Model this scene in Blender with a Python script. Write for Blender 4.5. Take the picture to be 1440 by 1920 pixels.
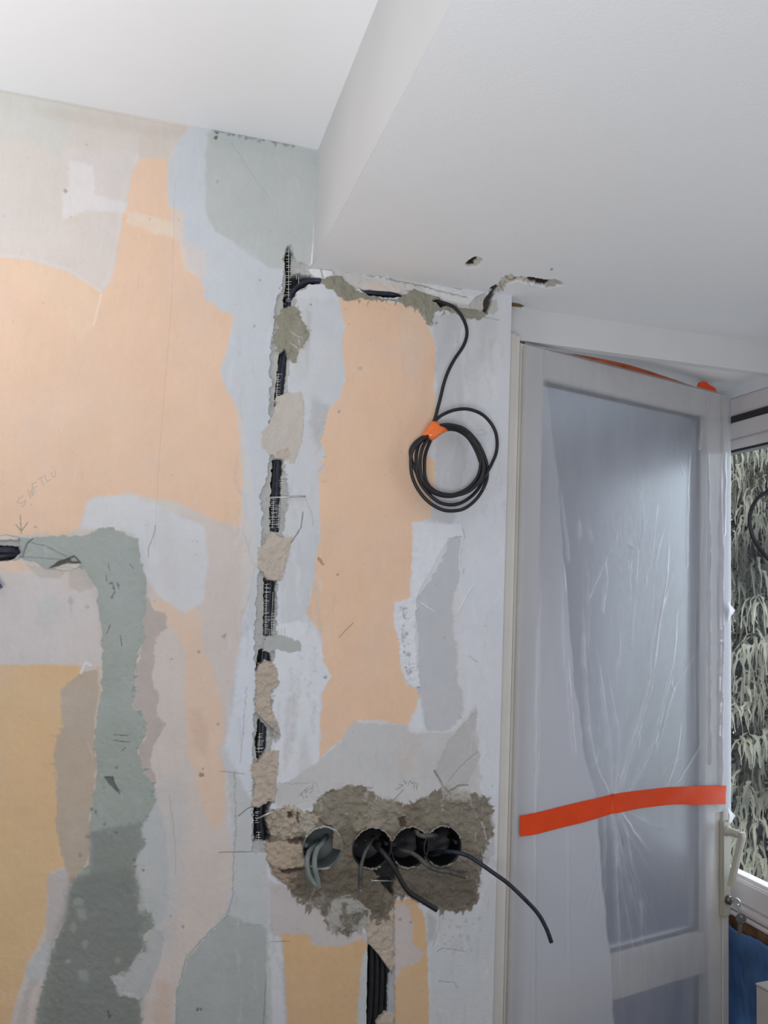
import bpy, bmesh, math, random
import numpy as np
from mathutils import Vector

for o in list(bpy.data.objects):
    bpy.data.objects.remove(o)
sc = bpy.context.scene
random.seed(5)
RNG = np.random.default_rng(11)

# ------------------------------------------------------------------ camera
# room frame: the plastered wall is the plane y=0, x runs right along it, z is up
CAM = np.array([0.0, -1.45, 1.6])
FPX = 1577.0                     # focal length in pixels of the 1440x1920 frame
YAW, PITCH, ROLL = -0.2753, 0.1019, 0.0413


def cam_axes():
    y, p, r = YAW, PITCH, ROLL
    f = np.array([-math.sin(y) * math.cos(p), math.cos(y) * math.cos(p), math.sin(p)])
    rt = np.array([math.cos(y), math.sin(y), 0.0])
    up = np.cross(rt, f)
    c, s = math.cos(r), math.sin(r)
    return c * rt + s * up, -s * rt + c * up, f


RT, UP, FW = cam_axes()
cd = bpy.data.cameras.new('camera')
cam = bpy.data.objects.new('camera', cd)
sc.collection.objects.link(cam)
cd.sensor_fit = 'VERTICAL'
cd.sensor_height = 36.0
cd.sensor_width = 27.0
cd.lens = FPX / 1920.0 * 36.0
cd.clip_start = 0.02
cam.location = CAM
from mathutils import Matrix
cam.rotation_euler = Matrix(((RT[0], UP[0], -FW[0]), (RT[1], UP[1], -FW[1]), (RT[2], UP[2], -FW[2]))).to_euler()
sc.camera = cam

# ------------------------------------------------------------------ light and exposure
sc.view_settings.view_transform = 'Standard'
sc.view_settings.look = 'None'
sc.view_settings.gamma = 1.0
sc.view_settings.use_curve_mapping = False
sc.view_settings.exposure = 0.05
W = bpy.data.worlds.new('overcast_sky')
sc.world = W
W.use_nodes = True
bgn = W.node_tree.nodes['Background']
bgn.inputs[0].default_value = (0.80, 0.86, 0.95, 1)
bgn.inputs[1].default_value = 2.5


def area(name, loc, target, sx, sy, power, col):
    l = bpy.data.lights.new(name, 'AREA')
    l.shape = 'RECTANGLE'
    l.size, l.size_y, l.energy, l.color = sx, sy, power, col
    o = bpy.data.objects.new(name, l)
    sc.collection.objects.link(o)
    o.location = loc
    d = Vector(target) - Vector(loc)
    o.rotation_euler = d.to_track_quat('-Z', 'Y').to_euler()
    return o


# unseen fill lights added, aimed up at the ceiling, left and behind the camera
area('uplight_fill_left', (-0.8, -0.75, 1.7), (-0.8, -0.7, 2.4), 0.3, 0.3, 8.2, (0.94, 0.975, 1.02))
area('uplight_fill_back', (-0.15, -1.8, 1.3), (-0.15, -1.1, 2.4), 0.7, 0.7, 17, (0.94, 0.975, 1.02))
# daylight of the room's window on the right, just out of the photo
area('daylight_right_window', (1.32, -0.85, 1.35), (0.7, 0.1, 1.2), 0.7, 1.3, 3.0, (0.90, 0.94, 1.0))
# daylight entering the glazed loggia from outdoors
area('daylight_loggia', (1.75, 0.52, 1.35), (0.6, 0.6, 1.2), 0.8, 1.5, 7.5, (0.90, 0.93, 1.0))


# ------------------------------------------------------------------ pixel helpers (photo frame 1440x1920)
def ray(x, y):
    return RT * ((x - 720) / FPX) + UP * ((960 - y) / FPX) + FW


def onY(x, y, Y=0.0):
    d = ray(x, y)
    return CAM + d * ((Y - CAM[1]) / d[1])


def onZ(x, y, z):
    d = ray(x, y)
    return CAM + d * ((z - CAM[2]) / d[2])


def onX(x, y, X):
    d = ray(x, y)
    return CAM + d * ((X - CAM[0]) / d[0])


def project(X, Y, Z):
    dx, dy, dz = X - CAM[0], Y - CAM[1], Z - CAM[2]
    w = dx * FW[0] + dy * FW[1] + dz * FW[2]
    px = 720 + FPX * (dx * RT[0] + dy * RT[1] + dz * RT[2]) / w
    py = 960 - FPX * (dx * UP[0] + dy * UP[1] + dz * UP[2]) / w
    return px, py


# ------------------------------------------------------------------ object helpers
def tag(o, label=None, cat=None, group=None, kind=None):
    if label:
        o['label'] = label
    if cat:
        o['category'] = cat
    if group:
        o['group'] = group
    if kind:
        o['kind'] = kind
    return o


def empty(name, loc, label, cat, group=None):
    o = bpy.data.objects.new(name, None)
    sc.collection.objects.link(o)
    o.location = loc
    o.empty_display_size = 0.02
    return tag(o, label, cat, group)


def link_mesh(name, me, mat, parent=None, smooth=False):
    o = bpy.data.objects.new(name, me)
    sc.collection.objects.link(o)
    if mat:
        me.materials.append(mat)
    if smooth:
        me.polygons.foreach_set('use_smooth', [True] * len(me.polygons))
    if parent:
        o.parent = parent
        bpy.context.view_layer.update()
        o.matrix_parent_inverse = parent.matrix_world.inverted()
    return o


def from_bm(name, bm, mat, parent=None, smooth=False):
    me = bpy.data.meshes.new(name)
    bm.normal_update()
    bm.to_mesh(me)
    bm.free()
    return link_mesh(name, me, mat, parent, smooth)


def add_box(bm, lo, hi, bev=0.0, frame=None):
    """box between two corners; frame maps local to world"""
    vs = []
    r = bmesh.ops.create_cube(bm, size=1.0)
    vs = r['verts']
    for v in vs:
        v.co = Vector([lo[i] + (v.co[i] + 0.5) * (hi[i] - lo[i]) for i in range(3)])
    if bev > 0:
        es = list({e for v in vs for e in v.link_edges})
        rr = bmesh.ops.bevel(bm, geom=es, offset=bev, segments=2, affect='EDGES', clamp_overlap=True)
        vs = list({v for f in rr['faces'] for v in f.verts} | {v for v in vs if v.is_valid})
    if frame:
        for v in vs:
            v.co = frame(v.co)
    return vs


def box(name, lo, hi, mat, parent=None, bev=0.0, frame=None):
    bm = bmesh.new()
    add_box(bm, lo, hi, bev, frame)
    return from_bm(name, bm, mat, parent)


def catmull(pts, n=8):
    P = [np.array(p, float) for p in pts]
    out = []
    for i in range(len(P) - 1):
        p0, p1, p2, p3 = P[max(i - 1, 0)], P[i], P[i + 1], P[min(i + 2, len(P) - 1)]
        for k in range(n):
            t = k / n
            out.append(0.5 * ((2 * p1) + (-p0 + p2) * t + (2 * p0 - 5 * p1 + 4 * p2 - p3) * t * t + (-p0 + 3 * p1 - 3 * p2 + p3) * t ** 3))
    out.append(P[-1])
    return out


def add_tube(bm, pts, rad, seg=12, cap=True):
    """round tube along a polyline; rad is a number or one radius per point"""
    n = len(pts)
    P = [Vector(p) for p in pts]
    rad = rad if isinstance(rad, (list, tuple)) else [rad] * n
    T = [(P[min(i + 1, n - 1)] - P[max(i - 1, 0)]).normalized() for i in range(n)]
    ref = Vector((0, 0, 1)) if abs(T[0].z) < 0.9 else Vector((1, 0, 0))
    N = (ref - T[0] * ref.dot(T[0])).normalized()
    rings = []
    for i in range(n):
        N = (N - T[i] * N.dot(T[i])).normalized()
        B = T[i].cross(N)
        rings.append([bm.verts.new(P[i] + (N * math.cos(a) + B * math.sin(a)) * rad[i]) for a in [2 * math.pi * k / seg for k in range(seg)]])
    for i in range(n - 1):
        for k in range(seg):
            f = bm.faces.new((rings[i][k], rings[i][(k + 1) % seg], rings[i + 1][(k + 1) % seg], rings[i + 1][k]))
            f.smooth = True
    if cap:
        bm.faces.new(rings[0][::-1])
        bm.faces.new(rings[-1])


# ------------------------------------------------------------------ materials
def srgb(r, g, b):
    out = []
    for c in (r, g, b):
        c = c / 255.0
        out.append(c / 12.92 if c <= 0.04045 else ((c + 0.055) / 1.055) ** 2.4)
    return tuple(out)


def principled(name, col, rough=0.6, metal=0.0, spec=0.5, noise=0.0, nscale=30.0, bump=0.0, bscale=80.0, trans=0.0):
    m = bpy.data.materials.new(name)
    m.use_nodes = True
    nt = m.node_tree
    b = nt.nodes['Principled BSDF']
    b.inputs['Base Color'].default_value = (*col, 1)
    b.inputs['Roughness'].default_value = rough
    b.inputs['Metallic'].default_value = metal
    b.inputs['Specular IOR Level'].default_value = spec
    tc = nt.nodes.new('ShaderNodeTexCoord')
    if noise > 0:
        n = nt.nodes.new('ShaderNodeTexNoise')
        n.inputs['Scale'].default_value = nscale
        n.inputs['Detail'].default_value = 5
        nt.links.new(tc.outputs['Object'], n.inputs['Vector'])
        mr = nt.nodes.new('ShaderNodeMapRange')
        mr.inputs['From Min'].default_value = 0.3
        mr.inputs['From Max'].default_value = 0.7
        mr.inputs['To Min'].default_value = 1 - noise
        mr.inputs['To Max'].default_value = 1 + noise
        nt.links.new(n.outputs['Fac'], mr.inputs['Value'])
        vm = nt.nodes.new('ShaderNodeVectorMath')
        vm.operation = 'SCALE'
        vm.inputs[0].default_value = col
        nt.links.new(mr.outputs['Result'], vm.inputs['Scale'])
        nt.links.new(vm.outputs['Vector'], b.inputs['Base Color'])
    if bump > 0:
        n2 = nt.nodes.new('ShaderNodeTexNoise')
        n2.inputs['Scale'].default_value = bscale
        n2.inputs['Detail'].default_value = 4
        nt.links.new(tc.outputs['Object'], n2.inputs['Vector'])
        bp = nt.nodes.new('ShaderNodeBump')
        bp.inputs['Strength'].default_value = bump
        bp.inputs['Distance'].default_value = 0.002
        nt.links.new(n2.outputs['Fac'], bp.inputs['Height'])
        nt.links.new(bp.outputs['Normal'], b.inputs['Normal'])
    return m


def attr_material(name, rough=0.9, bump=0.15):
    """plaster whose base colour is the 'paint' attribute of the mesh"""
    m = principled(name, (0.7, 0.7, 0.7), rough, spec=0.15, bump=bump, bscale=220)
    nt = m.node_tree
    at = nt.nodes.new('ShaderNodeAttribute')
    at.attribute_name = 'paint'
    nt.links.new(at.outputs['Color'], nt.nodes['Principled BSDF'].inputs['Base Color'])
    return m


M = {}
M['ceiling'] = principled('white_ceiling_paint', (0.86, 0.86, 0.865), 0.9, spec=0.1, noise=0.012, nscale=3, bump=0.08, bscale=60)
M['lintel'] = principled('shade_toned_white_paint', (0.64, 0.635, 0.63), 0.85, spec=0.2, noise=0.03, nscale=5)  # white paint greyed to put the shade of lintel and beam side in
M['wallwhite'] = principled('white_wall_paint', (0.74, 0.74, 0.75), 0.85, spec=0.2, noise=0.02, nscale=6, bump=0.1, bscale=60)
M['frame'] = principled('cream_painted_frame', srgb(208, 203, 196), 0.45, spec=0.4, noise=0.04, nscale=9)
M['pvc'] = principled('white_window_plastic', srgb(214, 206, 205), 0.35, spec=0.5)
M['gasket'] = principled('dark_rubber_gasket', (0.035, 0.032, 0.032), 0.7)
M['cable'] = principled('black_cable_sheath', (0.014, 0.014, 0.017), 0.45, spec=0.4, noise=0.4, nscale=90)
M['navy'] = principled('navy_cable_sheath', (0.015, 0.018, 0.034), 0.5, spec=0.4, noise=0.6, nscale=110)
M['dusty'] = principled('plaster_dusted_cable_sheath', (0.07, 0.068, 0.062), 0.6, noise=0.5, nscale=120)
M['greycable'] = principled('grey_green_conduit_sheath', (0.17, 0.20, 0.185), 0.55, noise=0.2, nscale=80)
M['copper'] = principled('cut_wire_end', (0.62, 0.60, 0.56), 0.4)
M['boxgrey'] = principled('grey_plastic_box', (0.115, 0.13, 0.128), 0.5, noise=0.15, nscale=40)
M['boxblack'] = principled('black_plastic_box', (0.005, 0.005, 0.007), 0.5, noise=0.3, nscale=60)
M['crust'] = principled('plaster_crust', (0.30, 0.27, 0.23), 0.9, noise=0.3, nscale=200)
M['orange'] = principled('orange_tape', (0.80, 0.070, 0.012), 0.35, spec=0.22, noise=0.05, nscale=30, bump=0.25, bscale=40)
M['coilorange'] = principled('orange_tape_bright', (0.92, 0.19, 0.035), 0.3, spec=0.5, noise=0.05, nscale=60, bump=0.2, bscale=60)
M['steel'] = principled('bare_steel', (0.62, 0.62, 0.60), 0.35, metal=0.8)
M['handle'] = principled('khaki_grey_handle_paint', srgb(176, 172, 158), 0.38, spec=0.5)
M['darkmetal'] = principled('dark_lock_metal', (0.16, 0.155, 0.15), 0.35, metal=0.8)
M['thread'] = principled('white_glass_fibre_thread', (0.62, 0.62, 0.58), 0.7)
M['blue'] = principled('blue_dust_sheet', (0.085, 0.185, 0.40), 0.75, noise=0.45, nscale=9)
M['carton'] = principled('grey_brown_carton', (0.42, 0.39, 0.36), 0.85, noise=0.05, nscale=20)
M['wood'] = principled('raw_brown_board', (0.20, 0.105, 0.055), 0.85, noise=0.55, nscale=35, bump=0.5, bscale=60)
M['loggia'] = principled('blue_grey_loggia_paint', (0.42, 0.45, 0.50), 0.9, spec=0.1, noise=0.04, nscale=4)
M['floor'] = principled('dusty_floor', (0.24, 0.22, 0.20), 0.8, noise=0.1, nscale=8)
M['bark'] = principled('conifer_bark', (0.12, 0.10, 0.085), 0.9, noise=0.3, nscale=20, bump=0.6, bscale=30)


def facing_reflect(nt, lo, hi):
    """reflectance rising towards grazing angles, the same from both sides"""
    lw = nt.nodes.new('ShaderNodeLayerWeight')
    lw.inputs[0].default_value = 0.5
    pw = nt.nodes.new('ShaderNodeMath')
    pw.operation = 'POWER'
    pw.inputs[1].default_value = 4.0
    nt.links.new(lw.outputs['Facing'], pw.inputs[0])
    ma = nt.nodes.new('ShaderNodeMath')
    ma.operation = 'MULTIPLY_ADD'
    ma.inputs[1].default_value = hi
    ma.inputs[2].default_value = lo
    nt.links.new(pw.outputs[0], ma.inputs[0])
    return ma


def glass_material():
    m = bpy.data.materials.new('window_glass')
    m.use_nodes = True
    nt = m.node_tree
    nt.nodes.clear()
    out = nt.nodes.new('ShaderNodeOutputMaterial')
    tr = nt.nodes.new('ShaderNodeBsdfTransparent')
    tr.inputs[0].default_value = (0.93, 0.96, 0.96, 1)
    gl = nt.nodes.new('ShaderNodeBsdfGlossy')
    gl.inputs['Roughness'].default_value = 0.03
    gl.inputs['Color'].default_value = (0.9, 0.94, 1, 1)
    fr = facing_reflect(nt, 0.04, 0.55)
    mx = nt.nodes.new('ShaderNodeMixShader')
    nt.links.new(fr.outputs[0], mx.inputs[0])
    nt.links.new(tr.outputs[0], mx.inputs[1])
    nt.links.new(gl.outputs[0], mx.inputs[2])
    nt.links.new(mx.outputs[0], out.inputs[0])
    return m


M['glass'] = glass_material()
M['frosted'] = principled('frosted_door_glass', (0.66, 0.70, 0.76), 0.55, spec=0.4)
M['frosted'].node_tree.nodes['Principled BSDF'].inputs['Transmission Weight'].default_value = 1.0
M['frosted'].node_tree.nodes['Principled BSDF'].inputs['IOR'].default_value = 1.12


def film_material():
    """thin milky polythene: the 'haze' attribute holds doubled layers plus painted crease and edge sheen"""
    m = bpy.data.materials.new('milky_plastic_film')
    m.use_nodes = True
    nt = m.node_tree
    nt.nodes.clear()
    out = nt.nodes.new('ShaderNodeOutputMaterial')
    at = nt.nodes.new('ShaderNodeAttribute')
    at.attribute_name = 'haze'
    tr = nt.nodes.new('ShaderNodeBsdfTransparent')
    tr.inputs[0].default_value = (0.96, 0.97, 0.98, 1)
    df = nt.nodes.new('ShaderNodeBsdfDiffuse')
    df.inputs[0].default_value = (0.76, 0.76, 0.81, 1)
    tl = nt.nodes.new('ShaderNodeBsdfTranslucent')
    tl.inputs[0].default_value = (0.70, 0.72, 0.78, 1)
    gl = nt.nodes.new('ShaderNodeBsdfGlossy')
    gl.inputs['Roughness'].default_value = 0.16
    gl.inputs['Color'].default_value = (0.9, 0.9, 0.95, 1)
    m1 = nt.nodes.new('ShaderNodeMixShader')
    m1.inputs[0].default_value = 0.35
    nt.links.new(df.outputs[0], m1.inputs[1])
    nt.links.new(tl.outputs[0], m1.inputs[2])
    m2 = nt.nodes.new('ShaderNodeMixShader')
    nt.links.new(at.outputs['Fac'], m2.inputs[0])
    nt.links.new(tr.outputs[0], m2.inputs[1])
    nt.links.new(m1.outputs[0], m2.inputs[2])
    fr = facing_reflect(nt, 0.035, 0.45)
    m3 = nt.nodes.new('ShaderNodeMixShader')
    nt.links.new(fr.outputs[0], m3.inputs[0])
    nt.links.new(m2.outputs[0], m3.inputs[1])
    nt.links.new(gl.outputs[0], m3.inputs[2])
    nt.links.new(m3.outputs[0], out.inputs[0])
    return m


M['film'] = film_material()


# ------------------------------------------------------------------ noise and patch painting
def vnoise(x, y, seed):
    """smooth lattice noise in -1..1"""
    g = np.random.default_rng(seed).uniform(-1, 1, (256, 256)).astype(np.float32)
    xi = np.floor(x).astype(int)
    yi = np.floor(y).astype(int)
    fx = (x - xi).astype(np.float32)
    fy = (y - yi).astype(np.float32)
    fx = fx * fx * (3 - 2 * fx)
    fy = fy * fy * (3 - 2 * fy)
    a, b = xi & 255, yi & 255
    a1, b1 = (xi + 1) & 255, (yi + 1) & 255
    return (g[b, a] * (1 - fx) + g[b, a1] * fx) * (1 - fy) + (g[b1, a] * (1 - fx) + g[b1, a1] * fx) * fy


def fbm(x, y, seed, octv=4):
    s = 0
    k = 1.0
    t = 0
    for i in range(octv):
        s = s + k * vnoise(x * 2 ** i + 17.3 * i, y * 2 ** i + 5.1 * i, seed + i)
        t += k
        k *= 0.55
    return s / t


def poly_sd(px, py, pts):
    """signed distance to a polygon, positive inside"""
    d2 = np.full(px.shape, 1e12, np.float32)
    ins = np.zeros(px.shape, bool)
    n = len(pts)
    for i in range(n):
        x1, y1 = pts[i]
        x2, y2 = pts[(i + 1) % n]
        ex, ey = x2 - x1, y2 - y1
        L = ex * ex + ey * ey + 1e-9
        t = np.clip(((px - x1) * ex + (py - y1) * ey) / L, 0, 1)
        d2 = np.minimum(d2, (px - x1 - t * ex) ** 2 + (py - y1 - t * ey) ** 2)
        if y1 != y2:
            c = ((y1 > py) != (y2 > py)) & (px < ex * (py - y1) / ey + x1)
            ins ^= c
    d = np.sqrt(d2)
    return np.where(ins, d, -d)


def line_d(px, py, pts):
    d2 = np.full(px.shape, 1e12, np.float32)
    for i in range(len(pts) - 1):
        x1, y1 = pts[i]
        x2, y2 = pts[i + 1]
        ex, ey = x2 - x1, y2 - y1
        L = ex * ex + ey * ey + 1e-9
        t = np.clip(((px - x1) * ex + (py - y1) * ey) / L, 0, 1)
        d2 = np.minimum(d2, (px - x1 - t * ex) ** 2 + (py - y1 - t * ey) ** 2)
    return np.sqrt(d2)


def sstep(a, b, x):
    t = np.clip((x - a) / (b - a), 0, 1)
    return t * t * (3 - 2 * t)


class Canvas:
    """colour, relief height and lumpiness sampled on the vertices of a surface grid"""

    def __init__(self, px, py, base):
        self.px, self.py = px.astype(np.float32), py.astype(np.float32)
        self.col = np.ones(px.shape + (3,), np.float32) * np.array(base, np.float32)
        self.h = np.zeros(px.shape, np.float32)      # metres towards the room
        self.r = np.full(px.shape, 0.00018, np.float32)

    def window(self, pts, m):
        xs = [p[0] for p in pts]
        ys = [p[1] for p in pts]
        ok = (self.px > min(xs) - m) & (self.px < max(xs) + m) & (self.py > min(ys) - m) & (self.py < max(ys) + m)
        rows = np.where(ok.any(1))[0]
        cols = np.where(ok.any(0))[0]
        if len(rows) == 0 or len(cols) == 0:
            return None
        return slice(rows[0], rows[-1] + 1), slice(cols[0], cols[-1] + 1)

    def patch(self, pts, col=None, soft=2.0, amp=3.0, scale=9.0, h=None, rough=None, alpha=1.0, seed=0, mottle=0.022, msc=14.0, hsoft=None, add=0.0):
        w = self.window(pts, amp * 2 + soft * 2 + 6)
        if w is None:
            return
        x, y = self.px[w], self.py[w]
        dx = 1.35 * amp * fbm(x / scale, y / scale, seed + 1, 5)
        dy = 1.35 * amp * fbm(x / scale, y / scale, seed + 40, 5)
        sd = poly_sd(x + dx, y + dy, pts)
        m = sstep(-soft / 2, soft / 2, sd) * alpha
        if col is not None:
            c = np.array(col, np.float32)[None, None, :] * np.ones(x.shape + (3,), np.float32)
            if mottle > 0:
                c = c * (1 + mottle * fbm(x / msc, y / msc, seed + 80, 4))[..., None]
            self.col[w] = self.col[w] * (1 - m[..., None]) + c * m[..., None]
        if h is not None:
            hs = hsoft if hsoft else 3.0
            mh = sstep(-hs / 2, hs / 2, sd)
            self.h[w] = self.h[w] * (1 - mh) + h * mh
        if add:
            self.h[w] += add * sstep(-soft, soft, sd)
        if rough is not None:
            self.r[w] = self.r[w] * (1 - m) + rough * m

    def line(self, pts, width=1.0, col=(0.05, 0.05, 0.05), alpha=0.8, amp=0.8, dh=0.0, seed=3, scale=6.0, soft=1.2):
        w = self.window(pts, width + 6 + amp)
        if w is None:
            return
        x, y = self.px[w], self.py[w]
        d = line_d(x + amp * fbm(x / scale, y / scale, seed, 3), y + amp * fbm(x / scale, y / scale, seed + 9, 3), pts)
        m = sstep(width / 2 + soft / 2, width / 2 - soft / 2, d) * alpha
        self.col[w] = self.col[w] * (1 - m[..., None]) + np.array(col, np.float32) * m[..., None]
        if dh:
            self.h[w] += dh * m

    def teeth(self, pts, col, n, ln, wd=2.2, seed=1, bias=(0, 0), h=0.0008, alpha=.9):
        """ragged trowel tongues standing out from an outline"""
        rr = random.Random(seed)
        area2 = sum(pts[i][0] * pts[(i + 1) % len(pts)][1] - pts[(i + 1) % len(pts)][0] * pts[i][1] for i in range(len(pts)))
        sg = 1 if area2 > 0 else -1
        for _ in range(n):
            i = rr.randrange(len(pts))
            (x1, y1), (x2, y2) = pts[i], pts[(i + 1) % len(pts)]
            t = rr.random()
            x0, y0 = x1 + (x2 - x1) * t, y1 + (y2 - y1) * t
            ex, ey = x2 - x1, y2 - y1
            L = math.hypot(ex, ey) + 1e-6
            nx, ny = ey / L * sg + bias[0], -ex / L * sg + bias[1]
            k = math.hypot(nx, ny) + 1e-6
            nx, ny = nx / k, ny / k
            q = ln * rr.uniform(.3, 1.2)
            w = wd * rr.uniform(.6, 1.8)
            a = rr.uniform(-.5, .5)
            dx, dy = nx * math.cos(a) - ny * math.sin(a), nx * math.sin(a) + ny * math.cos(a)
            self.patch([(x0 - dx * 4 - dy * w, y0 - dy * 4 + dx * w), (x0 + dx * q, y0 + dy * q), (x0 - dx * 4 + dy * w, y0 - dy * 4 - dx * w)], col, soft=1.6, amp=1.2, scale=5, seed=rr.randrange(900), h=h, alpha=alpha)

    def spot(self, x0, y0, r, col, alpha=0.8, dh=0.0, seed=5):
        pts = [(x0 + r * math.cos(a) * random.uniform(.6, 1.3), y0 + r * math.sin(a) * random.uniform(.6, 1.3)) for a in [k * math.pi / 4 for k in range(8)]]
        self.patch(pts, col, soft=r * 0.8 + 0.8, amp=1.0, alpha=alpha, seed=seed, add=dh)


def axis(segments):
    out = []
    for a, b, step in segments:
        n = max(1, int(round((b - a) / step)))
        out += list(np.linspace(a, b, n, endpoint=False))
    out.append(segments[-1][1])
    return np.array(out)


def grid_mesh(name, P, col, mat, keep=None, flip=False):
    """P (rows, cols, 3) world positions, col (rows, cols, 3) linear paint colour"""
    nr, nc = P.shape[:2]
    idx = np.arange(nr * nc).reshape(nr, nc)
    q = np.stack([idx[:-1, :-1], idx[:-1, 1:], idx[1:, 1:], idx[1:, :-1]], -1).reshape(-1, 4)
    if flip:
        q = q[:, ::-1]
    if keep is not None:
        k = keep
        kk = (k[:-1, :-1] & k[:-1, 1:] & k[1:, 1:] & k[1:, :-1]).reshape(-1)
        q = q[kk]
    me = bpy.data.meshes.new(name)
    me.vertices.add(nr * nc)
    me.vertices.foreach_set('co', P.astype(np.float32).reshape(-1))
    me.loops.add(q.size)
    me.loops.foreach_set('vertex_index', q.reshape(-1).astype(np.int32))
    me.polygons.add(len(q))
    me.polygons.foreach_set('loop_start', (np.arange(len(q)) * 4).astype(np.int32))
    me.polygons.foreach_set('loop_total', np.full(len(q), 4, np.int32))
    me.update(calc_edges=True)
    if col is not None:
        a = me.attributes.new('paint', 'FLOAT_COLOR', 'POINT')
        rgba = np.ones((nr * nc, 4), np.float32)
        rgba[:, :3] = col.reshape(-1, 3)
        a.data.foreach_set('color', rgba.reshape(-1))
    me.polygons.foreach_set('use_smooth', np.ones(len(q), bool))
    return me


# ------------------------------------------------------------------ the plastered wall
ZC, ZS = 2.412, 2.190            # ceiling height, underside of the boxed beam
XB, XE = 0.256, 0.648            # side of the beam, end of the plastered wall
#--PAL
O1 = (0.785, 0.54, 0.38)        # orange paint
O2 = (0.79, 0.555, 0.405)
PK = (0.64, 0.565, 0.52)         # pinkish skim
PW = (0.63, 0.575, 0.56)
BG = (0.67, 0.60, 0.545)         # beige wash
LB = (0.585, 0.605, 0.635)       # pale blue-grey filler
LW = (0.66, 0.665, 0.69)         # near-white filler
LG = (0.56, 0.56, 0.575)
WP = (0.645, 0.65, 0.68)
WB = (0.72, 0.725, 0.76)
GG = (0.50, 0.52, 0.505)          # green-grey filler
GB = (0.36, 0.39, 0.355)
GL = (0.42, 0.42, 0.41)
CT = (0.49, 0.41, 0.335)         # tan filler lumps
OL = (0.29, 0.275, 0.215)        # olive mortar
MC = (0.205, 0.177, 0.138)       # dark mortar by the boxes
ML = (0.40, 0.35, 0.29)
DK = (0.035, 0.034, 0.036)       # chase
BB = (0.50, 0.41, 0.325)
BP = (0.49, 0.425, 0.39)
PEN = (0.22, 0.21, 0.21)


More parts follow.
